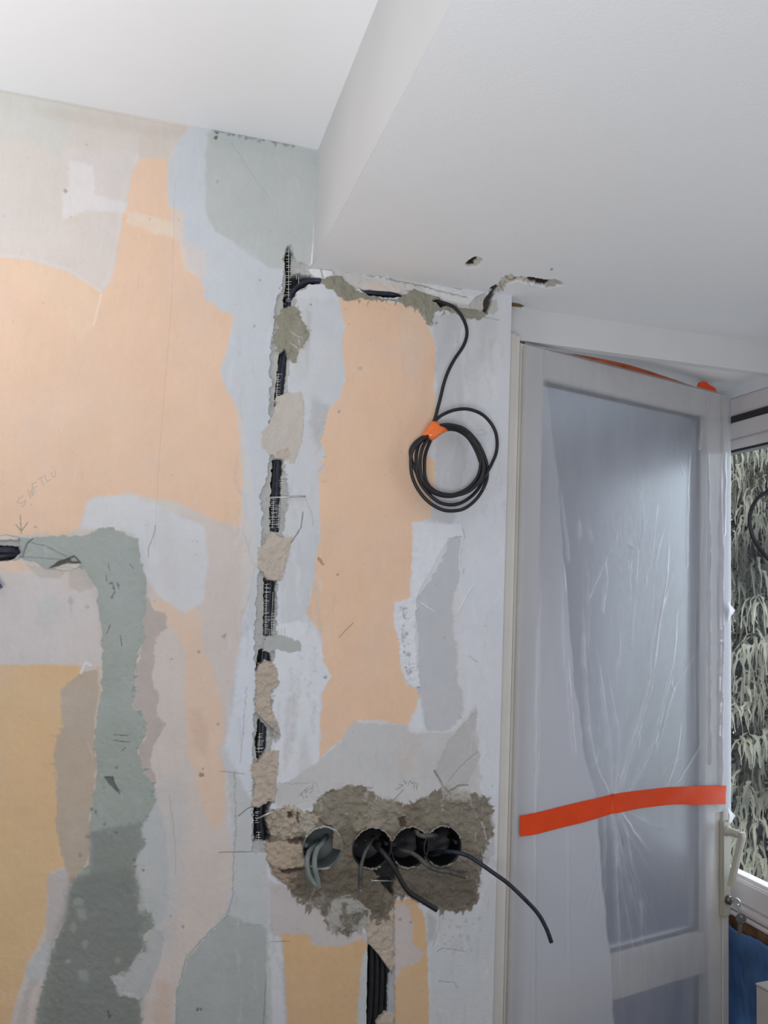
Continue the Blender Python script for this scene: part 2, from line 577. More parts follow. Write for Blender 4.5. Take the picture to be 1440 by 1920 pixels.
def build_wall():
    st = 0.0011
    xs = axis([(-2.30, -0.32, 0.09), (-0.32, XE, st)])
    zs = axis([(0.0, 0.86, 0.08), (0.86, ZC, st)])
    XX, ZZ = np.meshgrid(xs, zs)
    px, py = project(XX, np.zeros_like(XX), ZZ)
    c = Canvas(px, py, BG)
    p = c.patch
    # --- broad paint fields, left half
    p([(-900, 1000), (420, 960), (470, 1000), (470, 2200), (-900, 2600)], PK, soft=25, amp=8, scale=30, seed=1, mottle=.03, msc=60)
    p([(-900, 150), (0, 170), (140, 195), (110, 300), (60, 262), (-900, 250)], (0.62, 0.61, 0.565), soft=22, amp=6, scale=30, seed=2, alpha=.8)
    p([(-900, 440), (0, 482), (60, 490), (130, 512), (165, 530), (188, 552), (205, 530), (222, 440), (240, 330), (262, 296), (312, 296), (320, 390), (345, 400), (352, 460), (380, 510), (435, 590), (430, 640), (412, 700), (440, 760), (450, 830), (455, 930), (452, 990), (400, 975), (330, 940), (240, 925), (170, 935), (148, 985), (130, 1003), (-900, 1010)], O2, soft=4, amp=3, scale=26, seed=3, mottle=.025, msc=70)
    p([(0, 485), (60, 492), (130, 514), (188, 552), (178, 610), (150, 640), (90, 560), (0, 520)], (0.80, 0.60, 0.435), soft=20, amp=5, scale=22, seed=4, alpha=.5)
    c.line([(0, 478), (60, 484), (130, 506), (188, 545), (204, 520), (222, 430), (240, 325), (258, 292)], 6, (0.74, 0.69, 0.66), .55, 2, soft=6)
    c.line([(190, 552), (176, 608)], 4, (0.86, 0.70, 0.56), .7, 1, soft=3)
    p([(118, 285), (140, 275), (258, 282), (236, 392), (150, 398), (118, 415), (114, 360), (128, 350)], (0.67, 0.61, 0.585), soft=5, amp=3, seed=5, alpha=.85)
    p([(128, 300), (175, 310), (178, 365), (240, 380), (236, 398), (160, 395), (118, 412), (116, 365), (130, 350)], (0.74, 0.695, 0.68), soft=8, amp=3, seed=6, alpha=.7)
    p([(120, 425), (230, 400), (212, 520), (192, 545), (130, 505), (0, 470), (-200, 450), (-200, 430), (80, 440)], (0.69, 0.615, 0.57), soft=14, amp=4, seed=7, alpha=.7)
    p([(238, 395), (262, 400), (330, 418), (332, 445), (290, 438), (240, 418)], (0.78, 0.65, 0.53), soft=8, amp=3, seed=8, alpha=.75)
    p([(262, 245), (352, 240), (345, 260), (310, 298), (262, 294)], (0.63, 0.555, 0.50), soft=10, amp=3, seed=9, alpha=.6)
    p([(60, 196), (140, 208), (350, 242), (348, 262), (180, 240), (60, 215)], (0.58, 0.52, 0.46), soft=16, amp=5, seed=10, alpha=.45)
    p([(318, 395), (345, 400), (352, 460), (375, 505), (372, 520), (348, 508), (332, 450)], (0.71, 0.61, 0.55), soft=5, amp=3, seed=11, alpha=.8)
    # lower left fields
    p([(-900, 1060), (60, 1068), (110, 1080), (128, 1110), (178, 1092), (186, 1130), (186, 1235), (160, 1248), (-900, 1250)], PW, soft=6, amp=3, scale=20, seed=12)
    p([(-900, 1040), (40, 1050), (60, 1072), (-900, 1085)], O2, soft=12, amp=3, seed=13, alpha=.7)
    p([(-900, 1250), (150, 1247), (160, 1262), (122, 1300), (124, 1370), (104, 1420), (110, 1540), (128, 1620), (92, 1640), (86, 1740), (55, 1800), (22, 1900), (10, 2200), (-900, 2400)], (0.71, 0.49, 0.285), soft=5, amp=3, scale=26, seed=14, mottle=.03, msc=60)
    p([(68, 1125), (100, 1115), (118, 1140), (105, 1170), (80, 1190), (70, 1160)], (0.565, 0.565, 0.545), soft=14, amp=5, seed=15, alpha=.6)
    p([(58, 1070), (76, 1084), (110, 1085), (128, 1068), (130, 1100), (150, 1112), (182, 1098), (180, 1068), (50, 1060)], (0.50, 0.44, 0.405), soft=5, amp=2.5, seed=16, alpha=.6)
    p([(88, 1640), (130, 1625), (134, 1660), (128, 1720), (108, 1745), (95, 1800), (60, 1860), (40, 1960), (12, 1990), (50, 1850), (86, 1760)], (0.52, 0.475, 0.455), soft=10, amp=4, seed=17, alpha=.85)
    p([(98, 1782), (92, 1815), (72, 1838), (50, 1832), (48, 1815), (75, 1780), (90, 1765)], (0.54, 0.545, 0.54), soft=4, amp=3, seed=18)
    # orange veil right of the green band
    p([(290, 1122), (340, 1122), (378, 1150), (382, 1210), (400, 1262), (418, 1330), (420, 1395), (408, 1402), (422, 1440), (425, 1500), (415, 1556), (388, 1550), (372, 1480), (350, 1400), (345, 1300), (350, 1220), (335, 1190), (290, 1160)], (0.74, 0.545, 0.415), soft=14, amp=5, scale=18, seed=19, alpha=.85)
    p([(352, 1330), (378, 1330), (392, 1370), (385, 1420), (365, 1400)], (0.62, 0.44, 0.345), soft=16, amp=4, seed=20, alpha=.5)
    p([(296, 1840), (322, 1840), (318, 1920), (300, 1990), (290, 1900)], (0.66, 0.47, 0.36), soft=14, amp=4, seed=21, alpha=.5)
    p([(295, 1480), (345, 1440), (355, 1560), (330, 1760), (305, 1800), (300, 1640)], (0.575, 0.55, 0.545), soft=30, amp=8, seed=22, alpha=.7)
    # --- pale blue-grey band left of the chase
    p([(356, 238), (336, 262), (320, 300), (312, 335), (316, 384), (342, 396), (345, 440), (350, 480), (378, 520), (386, 560), (442, 600), (432, 640), (416, 690), (424, 730), (452, 780), (458, 850), (460, 900), (456, 955), (470, 990), (474, 1060), (466, 1100), (452, 1170), (448, 1210), (440, 1270), (428, 1330), (432, 1380), (416, 1404), (424, 1440), (428, 1560), (442, 1605), (436, 1640), (430, 1690), (400, 1740), (376, 1765), (350, 1800), (332, 1860), (326, 1930), (330, 2200), (560, 2200), (540, 1700), (500, 1590), (480, 1400), (500, 1200), (520, 950), (530, 700), (545, 500), (583, 495), (600, 280), (520, 258), (420, 236)], LB, soft=9, amp=5, scale=16, seed=23, mottle=.02, msc=40)
    p([(345, 440), (352, 450), (384, 470), (386, 515), (376, 522), (352, 500)], (0.68, 0.60, 0.565), soft=6, amp=3, seed=24, alpha=.8)
    p([(455, 780), (470, 900), (476, 1000), (470, 1100), (455, 1180), (450, 1120), (458, 1000)], (0.66, 0.625, 0.61), soft=14, amp=4, seed=25, alpha=.6)
    p([(388, 252), (402, 243), (520, 262), (599, 284), (592, 380), (584, 497), (545, 505), (500, 500), (470, 482), (430, 450), (404, 436), (388, 400), (384, 330)], GG, soft=6, amp=3, scale=24, seed=26, mottle=.015, msc=60)
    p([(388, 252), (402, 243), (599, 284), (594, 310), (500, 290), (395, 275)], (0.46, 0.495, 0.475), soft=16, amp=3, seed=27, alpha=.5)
    p([(450, 460), (480, 480), (500, 500), (470, 540), (440, 520)], LB, soft=16, amp=6, seed=28, alpha=.6)
    p([(425, 1450), (490, 1440), (500, 1600), (540, 1700), (520, 2200), (326, 2200), (332, 1860), (350, 1800), (376, 1765), (430, 1700), (440, 1605)], (0.525, 0.535, 0.535), soft=10, amp=5, seed=29, alpha=.8)
    p([(350, 1800), (376, 1765), (425, 1715), (500, 1740), (505, 2200), (326, 2200), (332, 1860)], (0.415, 0.43, 0.42), soft=6, amp=4, seed=30, alpha=.85)
    p([(452, 1195), (472, 1180), (500, 1190), (490, 1300), (478, 1420), (470, 1500), (455, 1470), (420, 1400), (440, 1300)], (0.67, 0.685, 0.735), soft=10, amp=5, seed=31, alpha=.85)
    p([(148, 990), (165, 940), (200, 928), (250, 930), (300, 950), (380, 985), (392, 1060), (378, 1130), (350, 1150), (300, 1122), (266, 1070), (256, 1008), (240, 1000), (200, 990)], (0.645, 0.655, 0.68), soft=10, amp=5, scale=18, seed=32, alpha=.85)
    p([(300, 940), (330, 980), (335, 1100), (310, 1110), (290, 1000)], (0.62, 0.60, 0.60), soft=14, amp=5, seed=33, alpha=.6)
    # --- right of the chase
    p([(560, 497), (583, 497), (960, 540), (990, 900), (990, 2200), (520, 2200), (500, 1600), (500, 1400), (510, 1200), (520, 950), (540, 560)], WP, soft=6, amp=3, seed=34, mottle=.025, msc=50)
    p([(540, 560), (600, 560), (640, 560), (650, 640), (648, 700), (640, 745), (615, 770), (608, 830), (600, 900), (600, 1000), (590, 1080), (575, 1150), (560, 1190), (530, 1190), (525, 1000), (535, 750)], (0.60, 0.61, 0.63), soft=8, amp=4, seed=35)
    p([(548, 620), (560, 600), (585, 560), (583, 650), (580, 700), (560, 720), (548, 680)], (0.56, 0.56, 0.545), soft=10, amp=4, seed=36, alpha=.6)
    p([(577, 580), (584, 590), (580, 640), (576, 690), (572, 640)], (0.44, 0.44, 0.43), soft=8, amp=2, seed=37, alpha=.5)
    p([(590, 745), (620, 765), (612, 800), (600, 840), (590, 830), (578, 790)], (0.42, 0.42, 0.42), soft=14, amp=5, scale=7, seed=38, alpha=.6)
    p([(516, 1175), (560, 1162), (600, 1190), (606, 1240), (622, 1266), (600, 1300), (598, 1420), (590, 1470), (520, 1480), (512, 1300)], (0.70, 0.71, 0.74), soft=5, amp=4, scale=12, seed=39)
    p([(538, 1310), (552, 1300), (560, 1330), (552, 1380), (540, 1430), (532, 1440), (534, 1360)], (0.50, 0.495, 0.495), soft=12, amp=4, seed=40, alpha=.55)
    p([(560, 1390), (578, 1370), (584, 1440), (560, 1470)], (0.56, 0.56, 0.57), soft=12, amp=4, seed=41, alpha=.5)
    # centre orange strip
    p([(636, 560), (660, 555), (790, 575), (800, 600), (806, 625), (816, 640), (815, 740), (819, 800), (800, 850), (817, 870), (816, 925), (806, 973), (775, 980), (773, 1060), (768, 1120), (742, 1130), (737, 1170), (750, 1200), (750, 1250), (760, 1280), (786, 1300), (782, 1330), (765, 1360), (700, 1350), (672, 1350), (660, 1372), (640, 1388), (618, 1402), (598, 1425), (603, 1300), (622, 1266), (606, 1240), (602, 1190), (575, 1150), (590, 1080), (600, 1000), (598, 900), (608, 850), (600, 830), (612, 790), (618, 765), (640, 745), (648, 700), (640, 660), (646, 610)], O1, soft=3.5, amp=3.5, scale=14, seed=42, mottle=.02, msc=60)
    p([(745, 570), (795, 585), (806, 630), (780, 720), (755, 690), (750, 620)], (0.70, 0.54, 0.42), soft=18, amp=4, seed=43, alpha=.5)
    for i in range(30):
        y0 = random.uniform(775, 905)
        x0 = random.uniform(592, 608)
        c.line([(x0, y0), (x0 + random.uniform(3, 9), y0 + random.uniform(-9, 1))], random.uniform(1.5, 3.5), O1 if i % 3 else (0.46, 0.455, 0.45), .55, 3, seed=i)
    # right hand plaster fields
    p([(804, 590), (872, 590), (862, 640), (872, 700), (868, 770), (880, 830), (862, 920), (850, 985), (806, 975), (818, 920), (815, 860), (820, 800), (816, 640)], LG, soft=8, amp=4, seed=44)
    p([(870, 590), (930, 590), (935, 640), (905, 680), (895, 760), (875, 800), (865, 700)], (0.60, 0.605, 0.625), soft=14, amp=5, seed=45)
    p([(880, 985), (950, 900), (945, 1500), (905, 1480), (895, 1400), (870, 1300), (862, 1180)], (0.66, 0.67, 0.71), soft=10, amp=4, seed=46)
    p([(845, 1008), (866, 1008), (862, 1090), (850, 1120), (850, 1180), (858, 1220), (858, 1280), (870, 1300), (866, 1345), (840, 1372), (800, 1372), (785, 1300), (786, 1200), (776, 1130), (800, 1100), (830, 1050)], (0.525, 0.53, 0.555), soft=6, amp=3.5, seed=47, h=-0.0012)
    p([(774, 978), (868, 983), (868, 1004), (838, 1012), (815, 1055), (790, 1100), (782, 1120), (770, 1120), (773, 1060)], WB, soft=3, amp=3, scale=8, seed=48, h=0.0012, rough=.0006)
    p([(768, 1120), (782, 1122), (778, 1180), (782, 1250), (790, 1290), (772, 1286), (752, 1262), (748, 1210), (738, 1170), (742, 1132)], WB, soft=3, amp=3, scale=7, seed=49, h=0.0012, rough=.0009)
    for i in range(60):
        y0 = random.uniform(1140, 1275)
        c.spot(762 + (y0 - 1200) * .08 + random.uniform(-7, 7), y0, random.uniform(1, 3), (0.36, 0.37, 0.38), .6, -0.0008, i)
    p([(600, 1425), (640, 1390), (662, 1352), (765, 1360), (800, 1372), (850, 1372), (890, 1325), (896, 1400), (905, 1490), (830, 1490), (750, 1510), (640, 1510), (520, 1520), (518, 1480)], (0.565, 0.555, 0.55), soft=6, amp=4, seed=50)
    p([(840, 1390), (895, 1330), (890, 1390), (900, 1420), (880, 1470), (838, 1495), (815, 1450)], (0.50, 0.49, 0.485), soft=3, amp=3, seed=51, h=-.001)
    p([(760, 1365), (795, 1372), (785, 1420), (745, 1470), (740, 1410)], (0.58, 0.50, 0.46), soft=16, amp=5, seed=52, alpha=.5)
    p([(522, 1470), (595, 1468), (600, 1500), (520, 1520)], (0.56, 0.54, 0.53), soft=6, amp=3, seed=53, h=-.001)
    p([(765, 1362), (790, 1300), (796, 1375), (770, 1372)], WB, soft=8, amp=4, seed=54, alpha=.7)
    # strip under the boxes
    p([(500, 1650), (560, 1670), (700, 1760), (694, 2200), (545, 2200), (528, 1760), (505, 1745)], (0.56, 0.51, 0.50), soft=8, amp=4, seed=55)
    p([(528, 1752), (580, 1752), (586, 1772), (640, 1776), (680, 1758), (692, 1782), (682, 1850), (668, 2200), (545, 2200), (536, 1830)], (0.68, 0.455, 0.26), soft=5, amp=3, seed=56, mottle=.02)
    p([(738, 1690), (778, 1683), (796, 1720), (802, 1780), (806, 1960), (800, 2200), (728, 2200), (736, 1830)], (0.68, 0.455, 0.265), soft=4, amp=3, seed=57)
    p([(742, 1692), (768, 1700), (775, 1740), (772, 1770), (798, 1785), (785, 1805), (752, 1815), (736, 1860), (738, 1760)], (0.59, 0.52, 0.49), soft=6, amp=4, seed=58)
    p([(805, 1690), (900, 1700), (925, 1640), (960, 1600), (960, 2200), (806, 2200), (806, 1820)], (0.60, 0.61, 0.625), soft=6, amp=4, seed=59)
    p([(800, 1710), (820, 1725), (815, 1760), (800, 1770)], (0.42, 0.43, 0.44), soft=8, amp=3, seed=60, alpha=.7)
    for i in range(26):
        c.spot(random.uniform(825, 905), random.uniform(1715, 1790), random.uniform(1.5, 4), (0.40, 0.39, 0.38), .45, -.0005, i)
    c.line([(820, 1785), (830, 1778), (872, 1785)], 2, (0.36, 0.34, 0.32), .6, 1, -.001)
    c.line([(822, 1840), (852, 1843), (858, 1852)], 2, (0.34, 0.33, 0.32), .6, 1, -.001)
    c.line([(824, 1705), (823, 1740), (812, 1775)], 2, (0.38, 0.37, 0.36), .6, 1, -.001)
    # --- beige lobe, green-grey band, brown stains
    p([(182, 1255), (187, 1290), (180, 1340), (176, 1400), (182, 1430), (176, 1500), (168, 1530), (172, 1600), (152, 1640), (132, 1662), (115, 1600), (104, 1540), (105, 1460), (102, 1405), (118, 1360), (113, 1292), (150, 1262)], BB, soft=5, amp=4, scale=12, seed=61, mottle=.05)
    c.line([(183, 1250), (189, 1290), (181, 1340), (177, 1400), (184, 1430), (178, 1500), (170, 1530), (174, 1600)], 5, (0.62, 0.49, 0.39), .8, 2, .0006, soft=3)
    c.teeth([(116, 1350), (102, 1400), (102, 1470)], (0.50, 0.40, 0.31), 16, 12, 1.6, 3, bias=(-2, 0), h=None, alpha=.6)
    p([(275, 1120), (290, 1145), (312, 1150), (312, 1175), (292, 1195), (290, 1230), (285, 1270), (296, 1300), (293, 1340), (312, 1358), (300, 1376), (288, 1400), (280, 1430), (294, 1468), (286, 1478), (266, 1450), (258, 1420), (262, 1400), (275, 1380), (262, 1345), (246, 1320), (250, 1260), (266, 1220), (262, 1180)], BP, soft=4, amp=4, scale=9, seed=62, mottle=.05)
    p([(262, 1490), (290, 1478), (312, 1560), (318, 1640), (312, 1720), (292, 1745), (268, 1720), (250, 1650), (258, 1560)], (0.50, 0.52, 0.52), soft=10, amp=4, seed=63, alpha=.9)
    p([(225, 1850), (250, 1800), (285, 1740), (310, 1745), (300, 1800), (280, 1860), (262, 1880), (240, 1870)], (0.49, 0.49, 0.485), soft=5, amp=4, seed=64)
    p([(34, 1008), (80, 1008), (100, 1004), (150, 1006), (185, 992), (210, 990), (240, 1002), (256, 1008), (264, 1050), (272, 1080), (276, 1130), (266, 1165), (272, 1195), (258, 1225), (254, 1260), (249, 1320), (258, 1332), (276, 1352), (272, 1382), (258, 1405), (266, 1440), (290, 1475), (292, 1500), (275, 1535), (258, 1556), (272, 1580), (256, 1600), (250, 1640), (262, 1668), (256, 1710), (270, 1716), (284, 1710), (286, 1738), (264, 1750), (274, 1780), (250, 1800), (246, 1820), (228, 1830), (232, 1860), (262, 1870), (266, 1910), (258, 2200), (40, 2200), (70, 1890), (98, 1790), (112, 1745), (126, 1720), (136, 1650), (170, 1612), (168, 1530), (178, 1480), (182, 1430), (175, 1400), (181, 1340), (190, 1300), (192, 1200), (186, 1150), (180, 1100), (160, 1065), (110, 1064), (90, 1068), (60, 1052), (38, 1046)], GB, soft=2.5, amp=4.5, scale=10, seed=65, mottle=.03, msc=60, h=.0010, rough=.0004)
    p([(40, 1008), (150, 1006), (240, 1002), (262, 1050), (270, 1120), (262, 1220), (200, 1240), (192, 1150), (180, 1098), (150, 1062), (60, 1050)], (0.40, 0.425, 0.405), soft=40, amp=6, seed=66, alpha=.65)
    p([(168, 1560), (262, 1540), (272, 1580), (258, 1600), (250, 1640), (262, 1668), (256, 1710), (284, 1710), (286, 1738), (264, 1750), (270, 1780), (250, 1800), (230, 1830), (262, 1875), (266, 2200), (40, 2200), (70, 1890), (98, 1790), (126, 1720), (136, 1650), (172, 1636)], (0.265, 0.285, 0.26), soft=14, amp=5, seed=265, alpha=.9)
    p([(136, 1650), (172, 1636), (250, 1630), (262, 1700), (270, 1780), (240, 1830), (262, 1875), (266, 2200), (40, 2200), (98, 1790)], (0.235, 0.245, 0.225), soft=30, amp=5, seed=266, alpha=.8)
    gbo = [(254, 1260), (249, 1320), (276, 1352), (258, 1405), (290, 1475), (275, 1535), (258, 1556), (272, 1580), (250, 1640), (256, 1710), (284, 1710), (264, 1750), (274, 1780), (246, 1820), (70, 1890), (98, 1790), (126, 1720)]
    c.teeth(gbo, (0.30, 0.33, 0.305), 50, 7, 2.4, 7)
    p([(250, 1820), (290, 1790), (262, 1875), (238, 1868)], (0.47, 0.475, 0.47), soft=5, amp=4, seed=67)
    p([(205, 1830), (240, 1820), (265, 1780), (284, 1800), (262, 1850), (250, 1870), (226, 1868)], (0.49, 0.495, 0.49), soft=5, amp=4, scale=7, seed=68)
    for (x, y, r) in [(147, 1690, 9), (152, 1712, 11), (138, 1738, 9), (160, 1770, 7), (128, 1802, 5), (220, 1800, 6), (156, 1830, 12), (260, 1500, 8)]:
        c.spot(x, y, r, (0.42, 0.45, 0.43), .45)
    for i in range(26):
        y0 = random.uniform(1460, 1900)
        x0 = random.uniform(110, 250)
        c.line([(x0, y0), (x0 + random.uniform(20, 60), y0 + random.uniform(-6, 2))], 1.6, (0.25, 0.28, 0.26), .25, 2, -.0004)
    # little marks in the band
    c.line([(152, 1262), (160, 1244), (170, 1248)], 5, (0.72, 0.72, 0.72), .9, 1, .001, soft=3)
    p([(195, 1457), (212, 1456), (218, 1470), (228, 1492), (210, 1478)], (0.15, 0.17, 0.155), soft=2, amp=2, seed=69, h=-.002)
    c.line([(218, 1470), (228, 1493), (228, 1500)], 1.6, (0.50, 0.53, 0.51), .7, .5, .001)
    for ln in [[(203, 1058), (206, 1070)], [(199, 1080), (200, 1090)], [(210, 1092), (216, 1110), (209, 1118)], [(200, 1188), (207, 1172)], [(226, 1192), (228, 1212)], [(213, 1378), (240, 1379)], [(214, 1388), (242, 1392)], [(228, 1408), (236, 1402)], [(243, 1058), (250, 1066)], [(220, 1092), (223, 1104)]]:
        c.line(ln, 1.6, (0.10, 0.115, 0.105), .75, 1.2, -.0008)
    for (x, y) in [(208, 1094), (213, 1102), (222, 1098), (210, 1120), (172, 1518), (180, 1522), (197, 1545), (218, 1562), (218, 1440), (252, 1612), (254, 1625), (268, 1632)]:
        c.spot(x, y, 3.0, (0.16, 0.18, 0.17), .7, -.0008)
    # folded tape arch by the left chase
    c.line([(62, 1010), (50, 1020), (42, 1045)], 3, (0.17, 0.185, 0.18), .8, 1, -.0015)
    c.line([(52, 1016), (85, 1024), (125, 1044)], 2, (0.19, 0.205, 0.20), .7, 1, -.001)
    c.line([(36, 1044), (70, 1046), (118, 1050)], 2.4, (0.22, 0.235, 0.23), .6, 1, -.001)
    p([(92, 1066), (112, 1052), (128, 1046), (138, 1042), (146, 1048), (153, 1056), (140, 1056), (125, 1056), (105, 1062)], (0.13, 0.125, 0.115), soft=2, amp=1.5, seed=70, h=-.004)
    p([(132, 1046), (140, 1044), (146, 1052), (134, 1053)], (0.38, 0.38, 0.36), soft=1.5, amp=.8, seed=71, h=-.001)
    p([(105, 1066), (125, 1058), (150, 1058), (145, 1066), (125, 1070)], (0.60, 0.555, 0.50), soft=3, amp=2, seed=72)
    c.line([(95, 1066), (118, 1070), (140, 1068), (155, 1060)], 1.3, (0.3, 0.28, 0.26), .7, 1.5)
    # --- grooves of the chase
    # left horizontal chase
    p([(-900, 1012), (0, 1014), (36, 1012), (38, 1048), (0, 1052), (-900, 1050)], (0.44, 0.44, 0.42), soft=3, amp=3, seed=73, h=-.006)
    p([(-900, 1022), (0, 1024), (33, 1025), (34, 1034), (27, 1046), (0, 1050), (-900, 1050)], DK, soft=2, amp=1.5, seed=74, h=-.026)
    c.line([(-20, 1008), (10, 1002), (38, 1008)], 1.5, PEN, .7, 1.5)
    # main vertical chase and its bend along the beam
    sh = (0.46, 0.455, 0.44)
    p([(534, 480), (538, 462), (546, 460), (551, 480), (560, 492), (585, 500), (600, 520), (560, 545), (552, 575), (545, 660), (538, 740), (532, 770), (532, 860), (540, 925), (537, 960), (530, 1010), (520, 1090), (518, 1180), (512, 1235), (508, 1300), (512, 1360), (505, 1420), (505, 1600), (474, 1600), (474, 1500), (476, 1350), (480, 1240), (478, 1200), (482, 1150), (482, 1100), (490, 1060), (492, 990), (490, 930), (505, 880), (505, 780), (508, 730), (506, 690), (512, 620), (520, 560), (532, 530)], sh, soft=3, amp=5, scale=9, seed=75, h=-.006, rough=.0012)
    slots = [
        [(537, 470), (542, 462), (548, 470), (549, 486), (546, 500), (549, 515), (560, 512), (590, 518), (604, 524), (603, 531), (575, 533), (556, 545), (548, 560), (546, 572), (536, 574), (532, 562), (537, 545), (538, 510), (535, 488)],
        [(526, 660), (537, 655), (538, 690), (531, 738), (517, 768), (516, 752), (520, 715)],
        [(513, 862), (529, 862), (526, 930), (523, 995), (508, 996), (509, 930)],
        [(496, 1085), (517, 1082), (516, 1140), (509, 1192), (495, 1192), (497, 1130)],
        [(487, 1220), (504, 1218), (509, 1240), (496, 1236), (480, 1256)],
        [(485, 1350), (500, 1366), (498, 1405), (483, 1428), (480, 1400)],
        [(477, 1512), (497, 1505), (510, 1500), (500, 1530), (505, 1560), (512, 1580), (496, 1578), (478, 1578)],
    ]
    for k, s in enumerate(slots):
        p(s, DK, soft=2.2, amp=2.2, scale=6, seed=80 + k, h=-.032)
    # the slot below the boxes
    p([(690, 1690), (740, 1690), (741, 1960), (738, 2200), (684, 2200), (690, 1770)], (0.45, 0.44, 0.43), soft=3, amp=2, seed=90, h=-.004)
    p([(692, 1772), (712, 1795), (735, 1822), (731, 1900), (724, 2200), (682, 2200), (690, 1850)], DK, soft=2, amp=1.2, seed=91, h=-.034)
    p([(728, 1830), (736, 1820), (734, 2200), (724, 2200)], (0.40, 0.43, 0.45), soft=2, amp=1.5, seed=92, h=-.003)
    p([(680, 1790), (692, 1775), (690, 1850), (684, 2200), (664, 2200), (672, 1860)], (0.55, 0.56, 0.57), soft=3, amp=3, seed=93)
    p([(690, 1700), (738, 1695), (738, 1820), (730, 1822), (712, 1795), (692, 1773), (686, 1740)], CT, soft=2, amp=2, seed=94, h=.0005, rough=.0015, mottle=.06)
    p([(706, 1918), (722, 1900), (738, 1902), (738, 2200), (700, 2200)], CT, soft=2, amp=2, seed=95, h=.0, rough=.0012)
    # --- crumbled strip under the beam
    p([(585, 498), (640, 503), (730, 515), (800, 530), (850, 545), (912, 560), (920, 580), (905, 585), (860, 580), (830, 565), (740, 548), (660, 540), (604, 524), (588, 515)], (0.60, 0.575, 0.545), soft=3, amp=3, seed=96, h=-.003, rough=.0008, mottle=.06)
    p([(676, 528), (745, 535), (760, 548), (700, 545)], (0.70, 0.58, 0.49), soft=6, amp=3, seed=97, alpha=.7)
    for s in [[(575, 505), (600, 503), (606, 522), (590, 520)], [(603, 505), (622, 506), (628, 520), (610, 524)], [(668, 505), (695, 509), (700, 515), (672, 511)], [(700, 514), (735, 519), (730, 524), (704, 520)]]:
        p(s, (0.76, 0.76, 0.76), soft=2, amp=2, seed=98, h=.002)
    p([(790, 528), (860, 545), (900, 560), (880, 570), (840, 560), (800, 548)], (0.68, 0.675, 0.67), soft=4, amp=3, seed=99)
    p([(880, 570), (895, 556), (912, 548), (918, 562), (912, 580), (885, 582)], (0.50, 0.485, 0.46), soft=2, amp=1.5, seed=100, h=-.006)
    p([(912, 560), (920, 545), (928, 540), (922, 572), (914, 588), (907, 584)], (0.10, 0.085, 0.07), soft=2, amp=1.5, seed=101, h=-.02)  # shadow of the broken chunk painted dark, over a recess
    p([(915, 585), (924, 562), (932, 560), (934, 580), (924, 590)], (0.52, 0.50, 0.48), soft=2, amp=1.5, seed=102, h=-.001)
    c.line([(585, 497), (604, 499), (660, 508), (700, 516), (760, 528), (800, 536), (830, 545), (876, 556)], 2, (0.20, 0.185, 0.165), .65, 2.5, -.003)
    c.line([(770, 522), (865, 541)], 4, (0.30, 0.29, 0.27), .5, 1.5, -.002)
    # olive mortar along the horizontal chase
    p([(598, 528), (612, 520), (636, 516), (648, 526), (664, 540), (674, 548), (700, 556), (742, 560), (758, 552), (775, 544), (800, 552), (826, 558), (832, 566), (870, 576), (912, 588), (900, 600), (866, 594), (836, 580), (815, 585), (810, 610), (800, 602), (780, 578), (745, 568), (730, 562), (705, 564), (672, 560), (652, 566), (642, 562), (625, 546), (610, 540)], OL, soft=2.2, amp=3.5, scale=7, seed=103, h=.0015, rough=.0014, mottle=.08)
    p([(674, 541), (700, 544), (730, 546), (757, 551), (750, 556), (720, 556), (690, 552)], DK, soft=2, amp=1.5, seed=104, h=-.024)
    p([(812, 562), (830, 562), (845, 572), (826, 574)], DK, soft=2, amp=1.5, seed=105, h=-.018)
    p([(750, 548), (768, 544), (762, 550)], (0.62, 0.6, 0.57), soft=1.5, amp=1, seed=106, h=.002)
    c.line([(860, 588), (915, 595), (935, 600)], 3, (0.36, 0.34, 0.31), .5, 2, -.001)
    # --- filler lumps over the chase
    p([(540, 574), (550, 572), (562, 580), (564, 600), (576, 612), (580, 632), (572, 645), (560, 655), (552, 680), (540, 672), (535, 655), (524, 662), (514, 640), (516, 625), (524, 612), (515, 600), (528, 582)], OL, soft=2.2, amp=4, scale=7, seed=107, h=.002, rough=.0016, mottle=.08)
    for s in [[(545, 622), (556, 630), (566, 634)], [(545, 645), (560, 655), (570, 658)], [(560, 638), (562, 648)]]:
        c.line(s, 2.5, (0.55, 0.54, 0.50), .7, 2, .0008)
    p([(560, 590), (545, 640), (560, 660), (575, 650)], (0.36, 0.345, 0.29), soft=6, amp=3, seed=108, alpha=.4)
    p([(517, 744), (535, 738), (568, 736), (570, 780), (566, 830), (560, 850), (552, 868), (528, 862), (514, 858), (500, 848), (488, 838), (490, 810), (505, 790), (514, 770)], (0.545, 0.49, 0.435), soft=4, amp=3.5, scale=9, seed=109, h=.0012, rough=.0006, mottle=.04)
    p([(520, 845), (540, 840), (545, 860), (520, 862)], CT, soft=4, amp=3, seed=110, rough=.0015)
    p([(484, 1030), (495, 1022), (504, 1004), (512, 996), (522, 1005), (548, 1008), (545, 1030), (534, 1060), (530, 1085), (514, 1090), (500, 1086), (492, 1072), (482, 1062)], (0.525, 0.455, 0.385), soft=2.2, amp=3, scale=8, seed=111, h=.0025, rough=.0013, mottle=.05)
    p([(496, 1196), (520, 1190), (545, 1194), (566, 1208), (562, 1222), (545, 1222), (520, 1218), (505, 1224), (492, 1222)], (0.435, 0.44, 0.425), soft=2.5, amp=4, scale=6, seed=112, h=.001)
